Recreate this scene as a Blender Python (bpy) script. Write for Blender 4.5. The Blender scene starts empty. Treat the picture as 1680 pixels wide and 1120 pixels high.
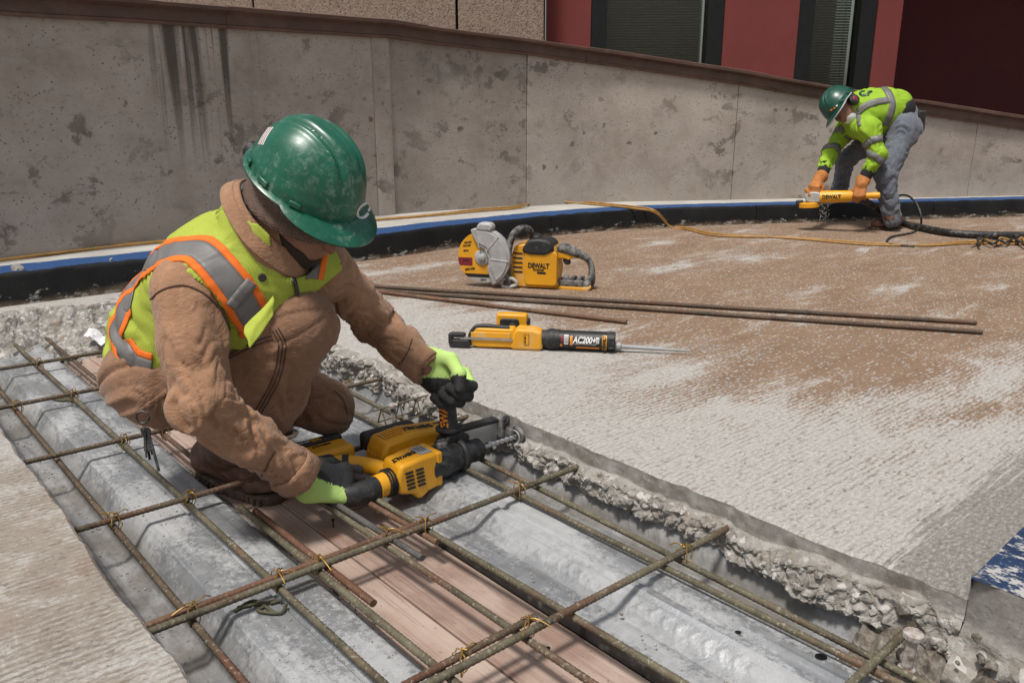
import bpy, bmesh, math, random
import numpy as np
from mathutils import Vector, Matrix, noise
from mathutils.bvhtree import BVHTree
random.seed(7)
R = math.radians
SC = bpy.context.scene
COL = SC.collection
# ------------------------------------------------------------------ camera, sky, sun, exposure
FPX, CAMH = 1307.0, 0.80
PITCH = math.atan(360 / FPX)
cam = bpy.data.cameras.new('camera'); cam_o = bpy.data.objects.new('camera', cam); COL.objects.link(cam_o)
cam.sensor_width = 36.0; cam.lens = 36.0 * FPX / 1680.0
cam_o.location = (0, 0, CAMH); cam_o.rotation_euler = (math.pi / 2 - PITCH, 0, 0)
cam.clip_end = 300; cam.clip_start = 0.02
SC.camera = cam_o
W = bpy.data.worlds.new('World'); SC.world = W; W.use_nodes = True
SUN_AZ = R(-146)      # direction the light comes FROM, measured from +Y clockwise (behind camera, left)
SUN_EL = R(67)
wn = W.node_tree
sky = wn.nodes.new('ShaderNodeTexSky'); sky.sky_type = 'NISHITA'; sky.sun_disc = False
sky.sun_elevation = SUN_EL; sky.sun_rotation = SUN_AZ; sky.air_density = 1.6; sky.dust_density = 4.0; sky.ozone_density = 0.6
bg = [n for n in wn.nodes if n.type == 'BACKGROUND'][0]
bg.inputs['Strength'].default_value = 0.08
hs = wn.nodes.new('ShaderNodeHueSaturation'); hs.inputs['Saturation'].default_value = .45      # thin bright overcast
wn.links.new(sky.outputs[0], hs.inputs['Color']); wn.links.new(hs.outputs[0], bg.inputs['Color'])
sl = bpy.data.lights.new('sun', 'SUN'); sun = bpy.data.objects.new('sun', sl); COL.objects.link(sun)
sl.energy = 3.0; sl.angle = R(9); sl.color = (1.0, 0.95, 0.88)
_d = Vector((math.sin(SUN_AZ) * math.cos(SUN_EL), math.cos(SUN_AZ) * math.cos(SUN_EL), math.sin(SUN_EL)))
sun.rotation_euler = _d.to_track_quat('Z', 'Y').to_euler(); sun.location = (-4, -4, 6)
SC.view_settings.view_transform = 'Standard'; SC.view_settings.look = 'None'
SC.view_settings.exposure = 0.22; SC.view_settings.gamma = 1.0
SC.cycles.use_denoising = True
SC.cycles.max_bounces = 6; SC.cycles.transparent_max_bounces = 6
# ------------------------------------------------------------------ coordinates
TH = R(41.6)
def W2(a, b, z=0.0):       # trench coordinates (a along, b across) -> world
    return Vector((-math.sin(TH) * a + math.cos(TH) * b, math.cos(TH) * a + math.sin(TH) * b, z))
def ray(u, v):
    cx = (u - 840) / FPX; cy = (560 - v) / FPX
    return Vector((cx, math.cos(PITCH) + cy * math.sin(PITCH), -math.sin(PITCH) + cy * math.cos(PITCH)))
def PZ(u, v, z): d = ray(u, v); return Vector((0, 0, CAMH)) + d * ((z - CAMH) / d.z)
def PY(u, v, y): d = ray(u, v); return Vector((0, 0, CAMH)) + d * (y / d.y)
def PD(u, v, dep): return Vector((0, 0, CAMH)) + ray(u, v) * dep
def nz(x, y=0.0, z=0.0): return noise.noise(Vector((x, y, z)))
def fbm(x, y=0.0, z=0.0, o=4): return noise.fractal(Vector((x, y, z)), 1.0, 2.0, o)
# ------------------------------------------------------------------ object helpers
def tag(o, label=None, cat=None, group=None, kind=None):
    if label: o['label'] = label
    if cat: o['category'] = cat
    if group: o['group'] = group
    if kind: o['kind'] = kind
    return o
def empty(name, loc, label=None, cat=None, group=None, rot=(0, 0, 0)):
    o = bpy.data.objects.new(name, None); COL.objects.link(o); o.location = loc; o.rotation_euler = rot
    o.empty_display_size = 0.05
    return tag(o, label, cat, group)
def link(name, me, mat=None, parent=None, smooth=None, bevel=0.0, seg=2):
    o = bpy.data.objects.new(name, me); COL.objects.link(o)
    if mat is not None and len(me.materials) == 0:
        for m in (mat if isinstance(mat, (list, tuple)) else [mat]): me.materials.append(m)
    if smooth is not None:
        me.shade_smooth()
        if smooth < 179: me.set_sharp_from_angle(angle=R(smooth))
    if bevel > 0:
        b = o.modifiers.new('bevel', 'BEVEL'); b.width = bevel; b.segments = seg; b.limit_method = 'ANGLE'; b.angle_limit = R(35)
        b.harden_normals = False
    if parent is not None: o.parent = parent
    return o
class MB:
    """collects geometry for one mesh"""
    def __init__(s): s.v = []; s.f = []; s.mi = []; s.uv = None
    def add(s, vs, fs, mi=0):
        n = len(s.v); s.v += [tuple(v) for v in vs]; s.f += [tuple(i + n for i in f) for f in fs]; s.mi += [mi] * len(fs); return s
    def box(s, c, d, M=None, mi=0, taper=1.0):
        x, y, z = d[0] / 2, d[1] / 2, d[2] / 2
        vs = [Vector((sx * x * (taper if sz > 0 else 1), sy * y * (taper if sz > 0 else 1), sz * z)) for sz in (-1, 1) for sy in (-1, 1) for sx in (-1, 1)]
        vs = [(M @ v if M else v) + Vector(c) for v in vs]
        return s.add(vs, [(0, 2, 3, 1), (4, 5, 7, 6), (0, 1, 5, 4), (2, 6, 7, 3), (0, 4, 6, 2), (1, 3, 7, 5)], mi)
    def prism(s, pts, lo, hi, ax='z', M=None, mi=0):
        """extrude 2D outline pts; ax = extrusion axis; the outline lies in the other two axes (x,y),(x,z) or (y,z)"""
        def mk(p, h):
            v = Vector((p[0], p[1], h)) if ax == 'z' else Vector((p[0], h, p[1])) if ax == 'y' else Vector((h, p[0], p[1]))
            return M @ v if M else v
        n = len(pts); vs = [mk(p, lo) for p in pts] + [mk(p, hi) for p in pts]
        fs = [tuple(range(n))[::-1], tuple(range(n, 2 * n))] + [(i, (i + 1) % n, n + (i + 1) % n, n + i) for i in range(n)]
        return s.add(vs, fs, mi)
    def tube(s, pts, rad, n=10, caps=True, mi=0, closed=False, sx=1.0):
        pts = [Vector(p) for p in pts]; m = len(pts)
        if not isinstance(rad, (list, tuple)): rad = [rad] * m
        rings = []; up = None
        for i, p in enumerate(pts):
            t = (pts[(i + 1) % m] - pts[i - 1]) if closed else (pts[min(i + 1, m - 1)] - pts[max(i - 1, 0)])
            t.normalize()
            if up is None:
                up = Vector((0, 0, 1)) if abs(t.z) < .9 else Vector((0, 1, 0))
            u = (up - t * up.dot(t)).normalized(); w = t.cross(u); up = u
            rings.append([p + (u * math.cos(k * 2 * math.pi / n) + w * sx * math.sin(k * 2 * math.pi / n)) * rad[i] for k in range(n)])
        vs = [v for r in rings for v in r]; fs = []
        for i in range(m if closed else m - 1):
            j = (i + 1) % m
            for k in range(n): fs.append((i * n + k, i * n + (k + 1) % n, j * n + (k + 1) % n, j * n + k))
        if caps and not closed: fs += [tuple(range(n))[::-1], tuple(range((m - 1) * n, m * n))]
        return s.add(vs, fs, mi)
    def lathe(s, prof, M=None, n=24, mi=0):
        """prof = [(x along axis, radius)], axis = local X"""
        vs = []
        for x, r in prof:
            for k in range(n):
                a = 2 * math.pi * k / n; v = Vector((x, r * math.cos(a), r * math.sin(a))); vs.append(M @ v if M else v)
        fs = []
        m = len(prof)
        for i in range(m - 1):
            for k in range(n): fs.append((i * n + k, (i + 1) * n + k, (i + 1) * n + (k + 1) % n, i * n + (k + 1) % n))
        fs += [tuple(range(n)), tuple(range((m - 1) * n, m * n))[::-1]]
        return s.add(vs, fs, mi)
    def grid(s, fn, nu, nv, mi=0):
        vs = [fn(i, j) for i in range(nu) for j in range(nv)]
        fs = [(i * nv + j, (i + 1) * nv + j, (i + 1) * nv + j + 1, i * nv + j + 1) for i in range(nu - 1) for j in range(nv - 1)]
        return s.add(vs, fs, mi)
    def mesh(s, name='m'):
        me = bpy.data.meshes.new(name); me.from_pydata(s.v, [], s.f)
        if any(s.mi): me.polygons.foreach_set('material_index', s.mi)
        me.update(); return me
    def build(s, name, mat, parent=None, smooth=35, bevel=0.0, seg=2, fix=True):
        me = s.mesh(name)
        if fix:
            bm = bmesh.new(); bm.from_mesh(me); bmesh.ops.recalc_face_normals(bm, faces=bm.faces); bm.to_mesh(me); bm.free()
        return link(name, me, mat, parent, smooth, bevel, seg)
def rot_to(d, up=(0, 0, 1)):
    """matrix whose X axis is d"""
    x = Vector(d).normalized(); u = Vector(up)
    if abs(x.dot(u)) > .98: u = Vector((0, 1, 0))
    y = u.cross(x).normalized(); z = x.cross(y)
    return Matrix((x, y, z)).transposed().to_4x4()
def TM(loc, d, up=(0, 0, 1)): return Matrix.Translation(loc) @ rot_to(d, up)
def crom(pts, n):
    """Catmull-Rom through pts, n samples per span"""
    P = [Vector(p) for p in pts]; P = [P[0] * 2 - P[1]] + P + [P[-1] * 2 - P[-2]]; out = []
    for i in range(1, len(P) - 2):
        for k in range(n):
            t = k / n; a, b, c, d = P[i - 1], P[i], P[i + 1], P[i + 2]
            out.append(.5 * ((2 * b) + (c - a) * t + (2 * a - 5 * b + 4 * c - d) * t * t + (3 * b - a - 3 * c + d) * t ** 3))
    out.append(P[-2].copy()); return out
def text_mesh(txt, size, M, depth=0.0006, fat=0.0, align='CENTER', sx=1.0, shear=0.0):
    c = bpy.data.curves.new('lettering', 'FONT'); c.body = txt; c.size = size; c.align_x = align; c.align_y = 'CENTER'
    c.extrude = depth; c.offset = fat; c.shear = shear; c.resolution_u = 3
    o = bpy.data.objects.new('lettering_tmp', c); COL.objects.link(o)
    dg = bpy.context.evaluated_depsgraph_get(); me = bpy.data.meshes.new_from_object(o.evaluated_get(dg))
    bpy.data.objects.remove(o); bpy.data.curves.remove(c)
    me.transform(M @ Matrix.Diagonal((sx, 1, 1, 1))); me.materials.clear(); return me
# ------------------------------------------------------------------ material helpers
class NT:
    def __init__(s, name):
        s.m = bpy.data.materials.new(name); s.m.use_nodes = True; s.t = s.m.node_tree; s.N = s.t.nodes; s.L = s.t.links
        s.bsdf = s.N['Principled BSDF']
    def node(s, ty, **kw):
        n = s.N.new(ty)
        for k, v in kw.items(): setattr(n, k, v)
        return n
    def put(s, sock, v):
        if isinstance(v, bpy.types.NodeSocket): s.L.new(v, sock)
        elif isinstance(v, (tuple, list)):
            sock.default_value = (*v, 1.0) if len(v) == 3 and sock.type == 'RGBA' else v
        else: sock.default_value = v
    def coord(s, kind='Object'): return s.node('ShaderNodeTexCoord').outputs[kind]
    def uv(s): return s.node('ShaderNodeTexCoord').outputs['UV']
    def attr(s, name, out='Fac'): n = s.node('ShaderNodeAttribute'); n.attribute_name = name; return n.outputs[out]
    def map(s, vec, scale=(1, 1, 1), rot=(0, 0, 0), loc=(0, 0, 0)):
        n = s.node('ShaderNodeMapping'); s.put(n.inputs['Vector'], vec); n.inputs['Scale'].default_value = scale
        n.inputs['Rotation'].default_value = rot; n.inputs['Location'].default_value = loc; return n.outputs[0]
    def noise(s, vec, scale=5, detail=4, rough=.55, dist=0.0):
        n = s.node('ShaderNodeTexNoise'); s.put(n.inputs['Vector'], vec); n.inputs['Scale'].default_value = scale
        n.inputs['Detail'].default_value = detail; n.inputs['Roughness'].default_value = rough; n.inputs['Distortion'].default_value = dist
        return n.outputs['Fac']
    def vor(s, vec, scale=20, feature='F1', out='Distance', rnd=1.0):
        n = s.node('ShaderNodeTexVoronoi'); n.feature = feature; s.put(n.inputs['Vector'], vec); n.inputs['Scale'].default_value = scale
        n.inputs['Randomness'].default_value = rnd; return n.outputs[out]
    def wave(s, vec, scale=5, dist=0.0, dscale=1.0, axis='X', detail=2):
        n = s.node('ShaderNodeTexWave'); n.bands_direction = axis; s.put(n.inputs['Vector'], vec); n.inputs['Scale'].default_value = scale
        n.inputs['Distortion'].default_value = dist; n.inputs['Detail Scale'].default_value = dscale; n.inputs['Detail'].default_value = detail
        return n.outputs['Fac']
    def ramp(s, fac, lo, hi, a=0.0, b=1.0, clamp=True):
        n = s.node('ShaderNodeMapRange'); s.put(n.inputs[0], fac); n.inputs[1].default_value = lo; n.inputs[2].default_value = hi
        n.inputs[3].default_value = a; n.inputs[4].default_value = b; n.clamp = clamp; return n.outputs[0]
    def math(s, op, a, b=0.0, c=None):
        n = s.node('ShaderNodeMath'); n.operation = op; s.put(n.inputs[0], a); s.put(n.inputs[1], b)
        if c is not None: s.put(n.inputs[2], c)
        return n.outputs[0]
    def mul(s, a, b): return s.math('MULTIPLY', a, b)
    def sep(s, vec): n = s.node('ShaderNodeSeparateXYZ'); s.put(n.inputs[0], vec); return n.outputs
    def mix(s, fac, a, b, blend='MIX'):
        n = s.node('ShaderNodeMix'); n.data_type = 'RGBA'; n.blend_type = blend; s.put(n.inputs['Factor'], fac)
        s.put(n.inputs[6], a); s.put(n.inputs[7], b); return n.outputs[2]
    def bump(s, h, strength=.3, dist=.01, normal=None):
        n = s.node('ShaderNodeBump'); s.put(n.inputs['Height'], h); n.inputs['Strength'].default_value = strength
        n.inputs['Distance'].default_value = dist
        if normal is not None: s.L.new(normal, n.inputs['Normal'])
        return n.outputs[0]
    def out(s, color=None, rough=None, metal=None, normal=None, **kw):
        if color is not None: s.put(s.bsdf.inputs['Base Color'], color)
        if rough is not None: s.put(s.bsdf.inputs['Roughness'], rough)
        if metal is not None: s.put(s.bsdf.inputs['Metallic'], metal)
        if normal is not None: s.L.new(normal, s.bsdf.inputs['Normal'])
        for k, v in kw.items(): s.put(s.bsdf.inputs[k], v)
        return s.m
MT = {}
def lin(r, g, b):
    f = lambda c: (c / 255 / 12.92) if c / 255 <= .04045 else ((c / 255 + .055) / 1.055) ** 2.4
    return (f(r), f(g), f(b))
def plain(name, col, rough=.5, metal=0.0, var=.25, scale=18, dust=0.0, dustcol=(.45, .42, .38), bump=0.0, bscale=200, spec=None):
    t = NT(name); c = t.coord(); n = t.noise(c, scale, 5)
    k = t.mix(t.ramp(n, .3, .75), tuple(x * (1 - var) for x in col), tuple(min(1, x * (1 + var * .6)) for x in col))
    if dust > 0:
        d = t.ramp(t.noise(t.map(c, loc=(3, 1, 7)), scale * 1.7, 8, .65), .62 - dust * .35, .8 - dust * .2)
        k = t.mix(t.mul(d, min(1, dust * 1.6)), k, dustcol)
        r = t.ramp(d, 0, 1, rough, min(1, rough + .35))
    else: r = t.ramp(n, .3, .75, rough * .85, min(1, rough * 1.15))
    nm = t.bump(t.noise(c, bscale, 3), bump, .002) if bump > 0 else None
    kw = {} if spec is None else {'Specular IOR Level': spec}
    return t.out(k, r, metal, nm, **kw)
def m_slab(name, left=False):
    t = NT(name); c = t.coord(); v = t.map(c, rot=(0, 0, -TH))          # x = b across, y = a along
    xyz = t.sep(v)
    groove = t.math('ADD', t.mul(t.noise(t.map(v, scale=(48 if left else 16, 110, 1)), 1.0, 5, .72 if left else .65), .80), t.mul(t.wave(t.map(v, rot=(0, 0, .02)), 19, 3.5, 2.0, 'Y', 4), .20))
    fine = t.noise(t.map(v, scale=(110 if left else 60, 120, 1)), 1.0, 5, .75)
    speck = t.noise(t.map(v, scale=(.7, 1.25, 1)), 105, 5, .75); grit = t.noise(v, 260, 3, .7)
    chip = t.vor(t.map(v, scale=(.75, 1.3, 1)), 78, out='Color'); chs = t.sep(chip); chd = t.vor(t.map(v, scale=(.75, 1.3, 1)), 78)
    patch = t.noise(t.map(v, scale=(.55, 1.7, 1), loc=(4.2, 1.3, 0)), 1.1, 10, .66, .5)
    patch2 = t.noise(t.map(v, scale=(2.6, 2.9, 1) if left else (1.1, 3.0, 1), loc=(1.2, 7.3, 0)), 1.7, 12, .78 if left else .74, .5)
    brown = t.mix(t.ramp(patch2, .35, .7), (.195, .118, .070), (.285, .195, .130)) if not left else t.mix(t.ramp(patch2, .35, .7), (.24, .20, .165), (.36, .32, .28))
    grey = t.mix(t.ramp(fine, .3, .7), (.29, .272, .25), (.53, .51, .485))
    dist = t.ramp(xyz[0], 1.50, 2.65, .66, 0.0) if not left else t.ramp(xyz[0], .33, -.9, .20, 0.12)
    w = t.math('ADD', t.math('ADD', t.ramp(patch, .44, .74, 0, .56), t.ramp(patch2, .50, .68, 0, .44)), dist)
    if not left: w = t.math('ADD', w, t.ramp(xyz[1], 1.5, .6, 0, .16))
    w = t.math('ADD', w, t.ramp(groove, .3, .7, -.12, .12)); w = t.math('ADD', w, t.ramp(speck, .3, .7, -.12 if left else -.30, .12 if left else .30))
    k = t.mix(t.ramp(w, .36, .56), brown, grey)
    # exposed pale and dark stones
    stone = t.mul(t.ramp(chd, .52, .40), t.ramp(chs[0], .70, .78)); k = t.mix(t.mul(stone, .2 if left else .62), k, (.52, .50, .475))
    stone2 = t.mul(t.ramp(chd, .5, .36), t.ramp(chs[1], .88, .93)); k = t.mix(t.mul(stone2, .45), k, (.115, .085, .065))
    k = t.mix(t.mul(t.ramp(groove, .46, .32), t.ramp(patch2, .40, .62, .55, .15)), k, (.115, .092, .075))
    k = t.mix(t.ramp(speck, .60, .74, 0, .2 if left else .55), k, (.54, .52, .495)); k = t.mix(t.ramp(speck, .42, .28, 0, .6 if left else .75), k, (.10, .08, .065) if left else (.075, .06, .05))
    k = t.mix(t.ramp(grit, .42, .30, 0, .45), k, (.08, .07, .06))
    if left:
        rust = t.ramp(t.noise(t.map(v, loc=(9, 3, 0)), 3.2, 6), .58, .74, 0, .5); k = t.mix(rust, k, (.22, .105, .06))
    else:
        strip = t.mul(t.ramp(t.math('ADD', xyz[1], t.ramp(t.noise(t.map(v, scale=(.35, 7, 1)), 9.0, 8, .75), .3, .7, -.09, .09)), .55, .52), t.ramp(speck, .72, .46))
        k = t.mix(t.mul(strip, .75), k, (.135, .125, .110))
    h = t.math('ADD', t.mul(groove, .6), t.math('ADD', t.mul(speck, .8), t.mul(stone, .35)))
    return t.out(k, .93, 0, t.bump(h, .9, .006))
def m_rough(name):
    t = NT(name); c = t.coord()
    a = t.noise(c, 30, 6, .65); s = t.vor(c, 75, out='Color'); sv = t.sep(s)
    k = t.mix(t.ramp(a, .3, .7), (.19, .172, .152), (.36, .345, .322))
    k = t.mix(t.ramp(sv[0], .7, .9, 0, .6), k, (.60, .585, .56)); k = t.mix(t.ramp(sv[1], .72, .9, 0, .5), k, (.20, .165, .13))
    k = t.mix(t.ramp(t.noise(c, 7, 4), .60, .75, 0, .55), k, (.27, .19, .125))
    k = t.mix(t.ramp(t.noise(c, 140, 4, .7), .42, .30, 0, .7), k, (.12, .105, .09))
    return t.out(k, .95, 0, t.bump(t.math('ADD', t.noise(c, 90, 5, .7), t.vor(c, 60)), .7, .006))
def m_sawn(name):
    t = NT(name); c = t.coord(); v = t.map(c, rot=(0, 0, -TH))
    a = t.noise(c, 16, 6, .6); k = t.mix(t.ramp(a, .35, .65), (.185, .165, .145), (.36, .345, .325)); k = t.mix(t.ramp(t.noise(t.map(c, loc=(1, 4, 2)), 5, 8, .7), .54, .64, 0, .6), k, (.13, .11, .09))
    k = t.mix(t.ramp(t.noise(t.map(v, scale=(1, 6, 60)), 1.6, 3), .58, .72, 0, .35), k, (.45, .44, .42))
    k = t.mix(t.ramp(t.noise(c, 90, 6, .75), .58, .68, 0, .6), k, (.11, .092, .075)); k = t.mix(t.ramp(t.noise(c, 70, 6, .75), .44, .36, 0, .5), k, (.48, .465, .44))
    return t.out(k, .88, 0, t.bump(t.noise(c, 120, 4), .35, .003))
def m_wall(name, tone=1.0):
    t = NT(name); uv = t.uv(); c = t.coord(); x = t.sep(uv)
    big = t.noise(uv, 1.5, 6, .6); mid = t.noise(uv, 7, 6, .65); fine = t.noise(uv, 60, 5, .7)
    k = t.mix(t.ramp(big, .3, .72), (.25 * tone, .207 * tone, .169 * tone), (.47 * tone, .41 * tone, .36 * tone))
    k = t.mix(t.ramp(mid, .35, .75, 0, .55), k, (.47 * tone, .42 * tone, .38 * tone))
    k = t.mix(t.ramp(fine, .42, .28, 0, .6), k, (.085, .073, .061)); k = t.mix(t.ramp(t.noise(t.map(uv, scale=(1, 2.6, 1), loc=(2, 9, 0)), 16, 8, .72), .56, .68, 0, .45), k, (.12, .10, .084)); k = t.mix(t.ramp(t.noise(t.map(uv, loc=(6, 3, 0)), 2.4, 8, .7), .53, .66, 0, .4), k, (.40, .365, .335))
    # damp, darkened blotches with ragged outline
    bl = t.noise(t.map(uv, scale=(1, 1.15, 1), loc=(3.1, 2.2, 0)), 3.4, 11, .74, .25)
    k = t.mix(t.mul(t.ramp(bl, .545, .575), t.ramp(t.noise(t.map(uv, loc=(8, 1, 0)), 1.1, 3), .44, .60, .10, .68)), k, (.074, .064, .052))
    dots = t.vor(t.map(uv, loc=(.3, .7, 0)), 7, rnd=1.0)
    dmask = t.mul(t.ramp(t.math('ADD', dots, t.ramp(t.noise(uv, 22, 5, .7), .3, .7, -.12, .12)), .17, .10), t.ramp(t.noise(uv, 2.2, 2), .50, .58))
    k = t.mix(t.mul(dmask, .75), k, (.075, .064, .052))
    pits = t.vor(t.map(uv, scale=(1, 1.3, 1)), 34); pm = t.mul(t.ramp(t.math('ADD', pits, t.ramp(fine, .3, .7, -.06, .06)), .20, .12), t.ramp(t.noise(uv, 6, 3), .42, .58))
    k = t.mix(t.mul(pm, .75), k, (.045, .038, .032))
    # run-off streaks under the coping
    st = t.noise(t.map(uv, scale=(13, .35, 1), loc=(1.7, 0, 0)), 1.0, 4, .6)
    win = t.mul(t.ramp(x[0], 2.40, 2.55), t.ramp(x[0], 3.22, 3.05))
    fade = t.ramp(t.math('ADD', x[1], t.ramp(st, .35, .7, -.25, .25)), .42, 1.15)
    k = t.mix(t.mul(t.mul(t.ramp(st, .50, .60), win), t.mul(fade, .82)), k, (.035, .028, .022))
    pale = t.noise(t.map(uv, scale=(16, .6, 1), loc=(5, 0, 0)), 1.0, 4)
    k = t.mix(t.mul(t.ramp(pale, .62, .72), .22), k, (.36, .335, .31))
    k = t.mix(t.mul(t.ramp(x[1], .30, .08), t.ramp(mid, .35, .6, 0, .4)), k, (.30, .275, .25))
    h = t.math('SUBTRACT', t.math('ADD', t.mul(mid, .6), t.mul(fine, .5)), t.mul(pm, .8))
    return t.out(k, .9, 0, t.bump(h, .5, .008))
def m_kerb(name):
    """u = metres along, v = metres round the profile (0 at the road, .16 at the nosing)"""
    t = NT(name); uv = t.uv(); x = t.sep(uv)
    n = t.noise(uv, 5, 7, .65); f = t.noise(uv, 42, 5, .7); chip = t.noise(t.map(uv, scale=(1, 2.2, 1), loc=(2, 5, 0)), 13, 8, .7)
    conc = t.mix(t.ramp(n, .3, .7), (.30, .285, .262), (.44, .425, .40)); conc = t.mix(t.ramp(f, .42, .3, 0, .5), conc, (.17, .155, .135))
    black = t.mix(t.ramp(n, .35, .7), (.006, .006, .007), (.016, .016, .016))
    blue = t.mix(t.ramp(f, .3, .7), (.018, .050, .145), (.030, .082, .21))
    e = t.math('ADD', x[1], t.ramp(t.noise(uv, 8, 4), .3, .7, -.009, .009))
    chip2 = t.math('ADD', chip, t.ramp(x[1], .075, .0, 0, .17))
    k = t.mix(t.mul(t.ramp(chip2, .66, .71), .9), black, conc)
    bl = t.mix(t.mul(t.ramp(chip, .655, .69), .85), blue, conc)
    k = t.mix(t.ramp(e, .152, .158), k, bl)
    k = t.mix(t.ramp(e, .352, .360), k, conc)
    # dried dirt low on the face
    k = t.mix(t.mul(t.ramp(t.math('ADD', x[1], t.ramp(n, .3, .7, -.03, .03)), .035, .0), .6), k, (.20, .145, .10))
    r = t.ramp(e, .355, .36, .6, .9)
    return t.out(k, r, 0, t.bump(t.math('ADD', f, n), .4, .004), **{'Specular IOR Level': .25})
def m_deck(name):
    t = NT(name); c = t.coord(); v = t.map(c, rot=(0, 0, -TH)); xyz = t.sep(v)
    sp = t.vor(c, 42, out='Color'); s = t.sep(sp)
    n = t.noise(t.map(v, scale=(70, 1.2, 3)), 1.0, 3, .5); d = t.math('ADD', t.mul(t.noise(t.map(v, scale=(6, 2.4, 1), loc=(2, 5, 0)), 1.3, 4, .6), .55), t.mul(t.noise(c, 85, 8, .8), .45))
    k = t.mix(s[0], (.27, .28, .295), (.345, .355, .37))
    k = t.mix(t.ramp(n, .50, .70, 0, .5), k, (.40, .405, .41)); k = t.mix(t.ramp(n, .46, .32, 0, .45), k, (.17, .175, .185))
    dust = t.ramp(d, .47, .57)
    k = t.mix(t.mul(dust, .22), k, (.44, .432, .42))
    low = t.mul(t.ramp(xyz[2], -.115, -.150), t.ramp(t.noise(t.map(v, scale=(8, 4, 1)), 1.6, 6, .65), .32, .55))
    k = t.mix(t.mul(low, .85), k, t.mix(t.noise(c, 60, 4), (.060, .053, .045), (.21, .195, .175)))  # gutter dirt, coloured darker still for the shade beside the slab edges
    gr = t.ramp(t.noise(c, 95, 6, .75), .64, .70); k = t.mix(t.mul(gr, .7), k, (.12, .105, .095))
    k = t.mix(t.mul(t.ramp(t.noise(t.map(v, scale=(7, 2, 1), loc=(4, 4, 0)), 1.2, 6, .65), .56, .66), t.ramp(t.noise(c, 70, 6, .75), .44, .60, 0, .35)), k, (.24, .24, .24))
    met = t.ramp(t.math('ADD', dust, low), .1, .8, .55, 0.0)
    r = t.ramp(t.math('ADD', dust, t.mul(s[1], .3)), 0, 1, .42, .85)
    return t.out(k, r, met, t.bump(t.math('ADD', t.mul(d, .8), t.noise(c, 140, 4, .7)), .35, .003))
def m_wood(name):
    t = NT(name); c = t.coord(); v = t.map(c, rot=(0, 0, -TH))
    oi = t.node('ShaderNodeObjectInfo').outputs['Random']
    va = t.node('ShaderNodeVectorMath'); va.operation = 'ADD'; t.put(va.inputs[0], v); cb = t.node('ShaderNodeCombineXYZ'); t.put(cb.inputs[1], t.mul(oi, 30)); t.put(cb.inputs[0], t.mul(oi, 7)); t.L.new(cb.outputs[0], va.inputs[1]); v = va.outputs[0]
    g = t.noise(t.map(v, scale=(130, 3.2, 8)), 1.0, 5, .6, .5); g2 = t.noise(t.map(v, scale=(26, 1.1, 3)), 1.0, 4, .55, 1.2); b = t.noise(v, 3.2, 6, .6)
    k = t.mix(t.ramp(g2, .3, .72), (.215, .125, .092), (.40, .305, .255))
    k = t.mix(t.ramp(b, .36, .62, 0, .8), k, (.45, .355, .30)); k = t.mix(t.ramp(t.noise(t.map(v, scale=(3, 1, 1), loc=(7, 2, 0)), 2.2, 7, .7), .55, .68, 0, .6), k, (.17, .11, .085))
    k = t.mix(t.ramp(g, .46, .30, 0, .65), k, (.15, .080, .060))
    k = t.mix(t.ramp(t.noise(t.map(v, scale=(2.2, 1, 1), loc=(3, 1, 0)), 3.2, 5), .62, .74, 0, .8), k, (.30, .105, .035))
    k = t.mix(t.ramp(t.noise(v, 120, 4), .66, .72, 0, .8), k, (.05, .04, .035))
    return t.out(k, .8, 0, t.bump(t.math('ADD', g, g2), .5, .003))
def m_bar(name, a, b, rust=.35, dust=.4):
    t = NT(name); c = t.coord()
    oi = t.node('ShaderNodeObjectInfo').outputs['Random']; va = t.node('ShaderNodeVectorMath'); va.operation = 'ADD'; t.put(va.inputs[0], c)
    cb = t.node('ShaderNodeCombineXYZ'); t.put(cb.inputs[0], t.mul(oi, 20)); t.L.new(cb.outputs[0], va.inputs[1]); c = va.outputs[0]
    n = t.noise(c, 9, 6, .65); f = t.noise(c, 130, 4, .7); p = t.noise(t.map(c, loc=(5, 5, 5)), 4.5, 5)
    k = t.mix(t.ramp(n, .35, .65), a, b)
    k = t.mix(t.ramp(p, .60 - rust * .2, .76 - rust * .15, 0, .85), k, (.13, .048, .026))
    k = t.mix(t.mul(t.ramp(f, .56, .68), dust), k, (.46, .44, .38)); k = t.mix(t.ramp(f, .42, .3, 0, .6), k, (.055, .042, .03))
    return t.out(k, .72, .15, t.bump(f, .4, .001))
def m_facade(name, col, rec=.0):
    t = NT(name); c = t.coord(); n = t.noise(c, 2.2, 6, .6); f = t.noise(c, 80, 4, .7)
    k = t.mix(t.ramp(n, .3, .7), tuple(x * .82 for x in col), col); k = t.mix(t.ramp(f, .42, .3, 0, .35), k, tuple(x * .5 for x in col))
    return t.out(k, .85, 0, t.bump(f, .4, .004))
def m_aggregate(name):
    t = NT(name); c = t.coord(); v = t.vor(c, 75, out='Color'); s = t.sep(v); d = t.vor(c, 75)
    k = t.mix(s[0], (.19, .135, .105), (.31, .235, .19)); k = t.mix(t.ramp(s[1], .75, .95, 0, .8), k, (.09, .06, .045))
    k = t.mix(t.ramp(t.noise(c, 4, 4), .4, .7, 0, .4), k, (.26, .19, .15))
    return t.out(k, .9, 0, t.bump(t.math('SUBTRACT', 1.0, d), .5, .006))
MT['slab'] = m_slab('scarified_concrete'); MT['slab_left'] = m_slab('scarified_concrete_left', True)
MT['rough'] = m_rough('broken_concrete'); MT['sawn'] = m_sawn('sawn_concrete')
MT['wall'] = m_wall('stained_concrete_wall'); MT['wall2'] = m_wall('darker_concrete_wall', .82); MT['kerb'] = m_kerb('painted_kerb')
MT['deck'] = m_deck('galvanised_deck'); MT['wood'] = m_wood('weathered_plywood')
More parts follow.
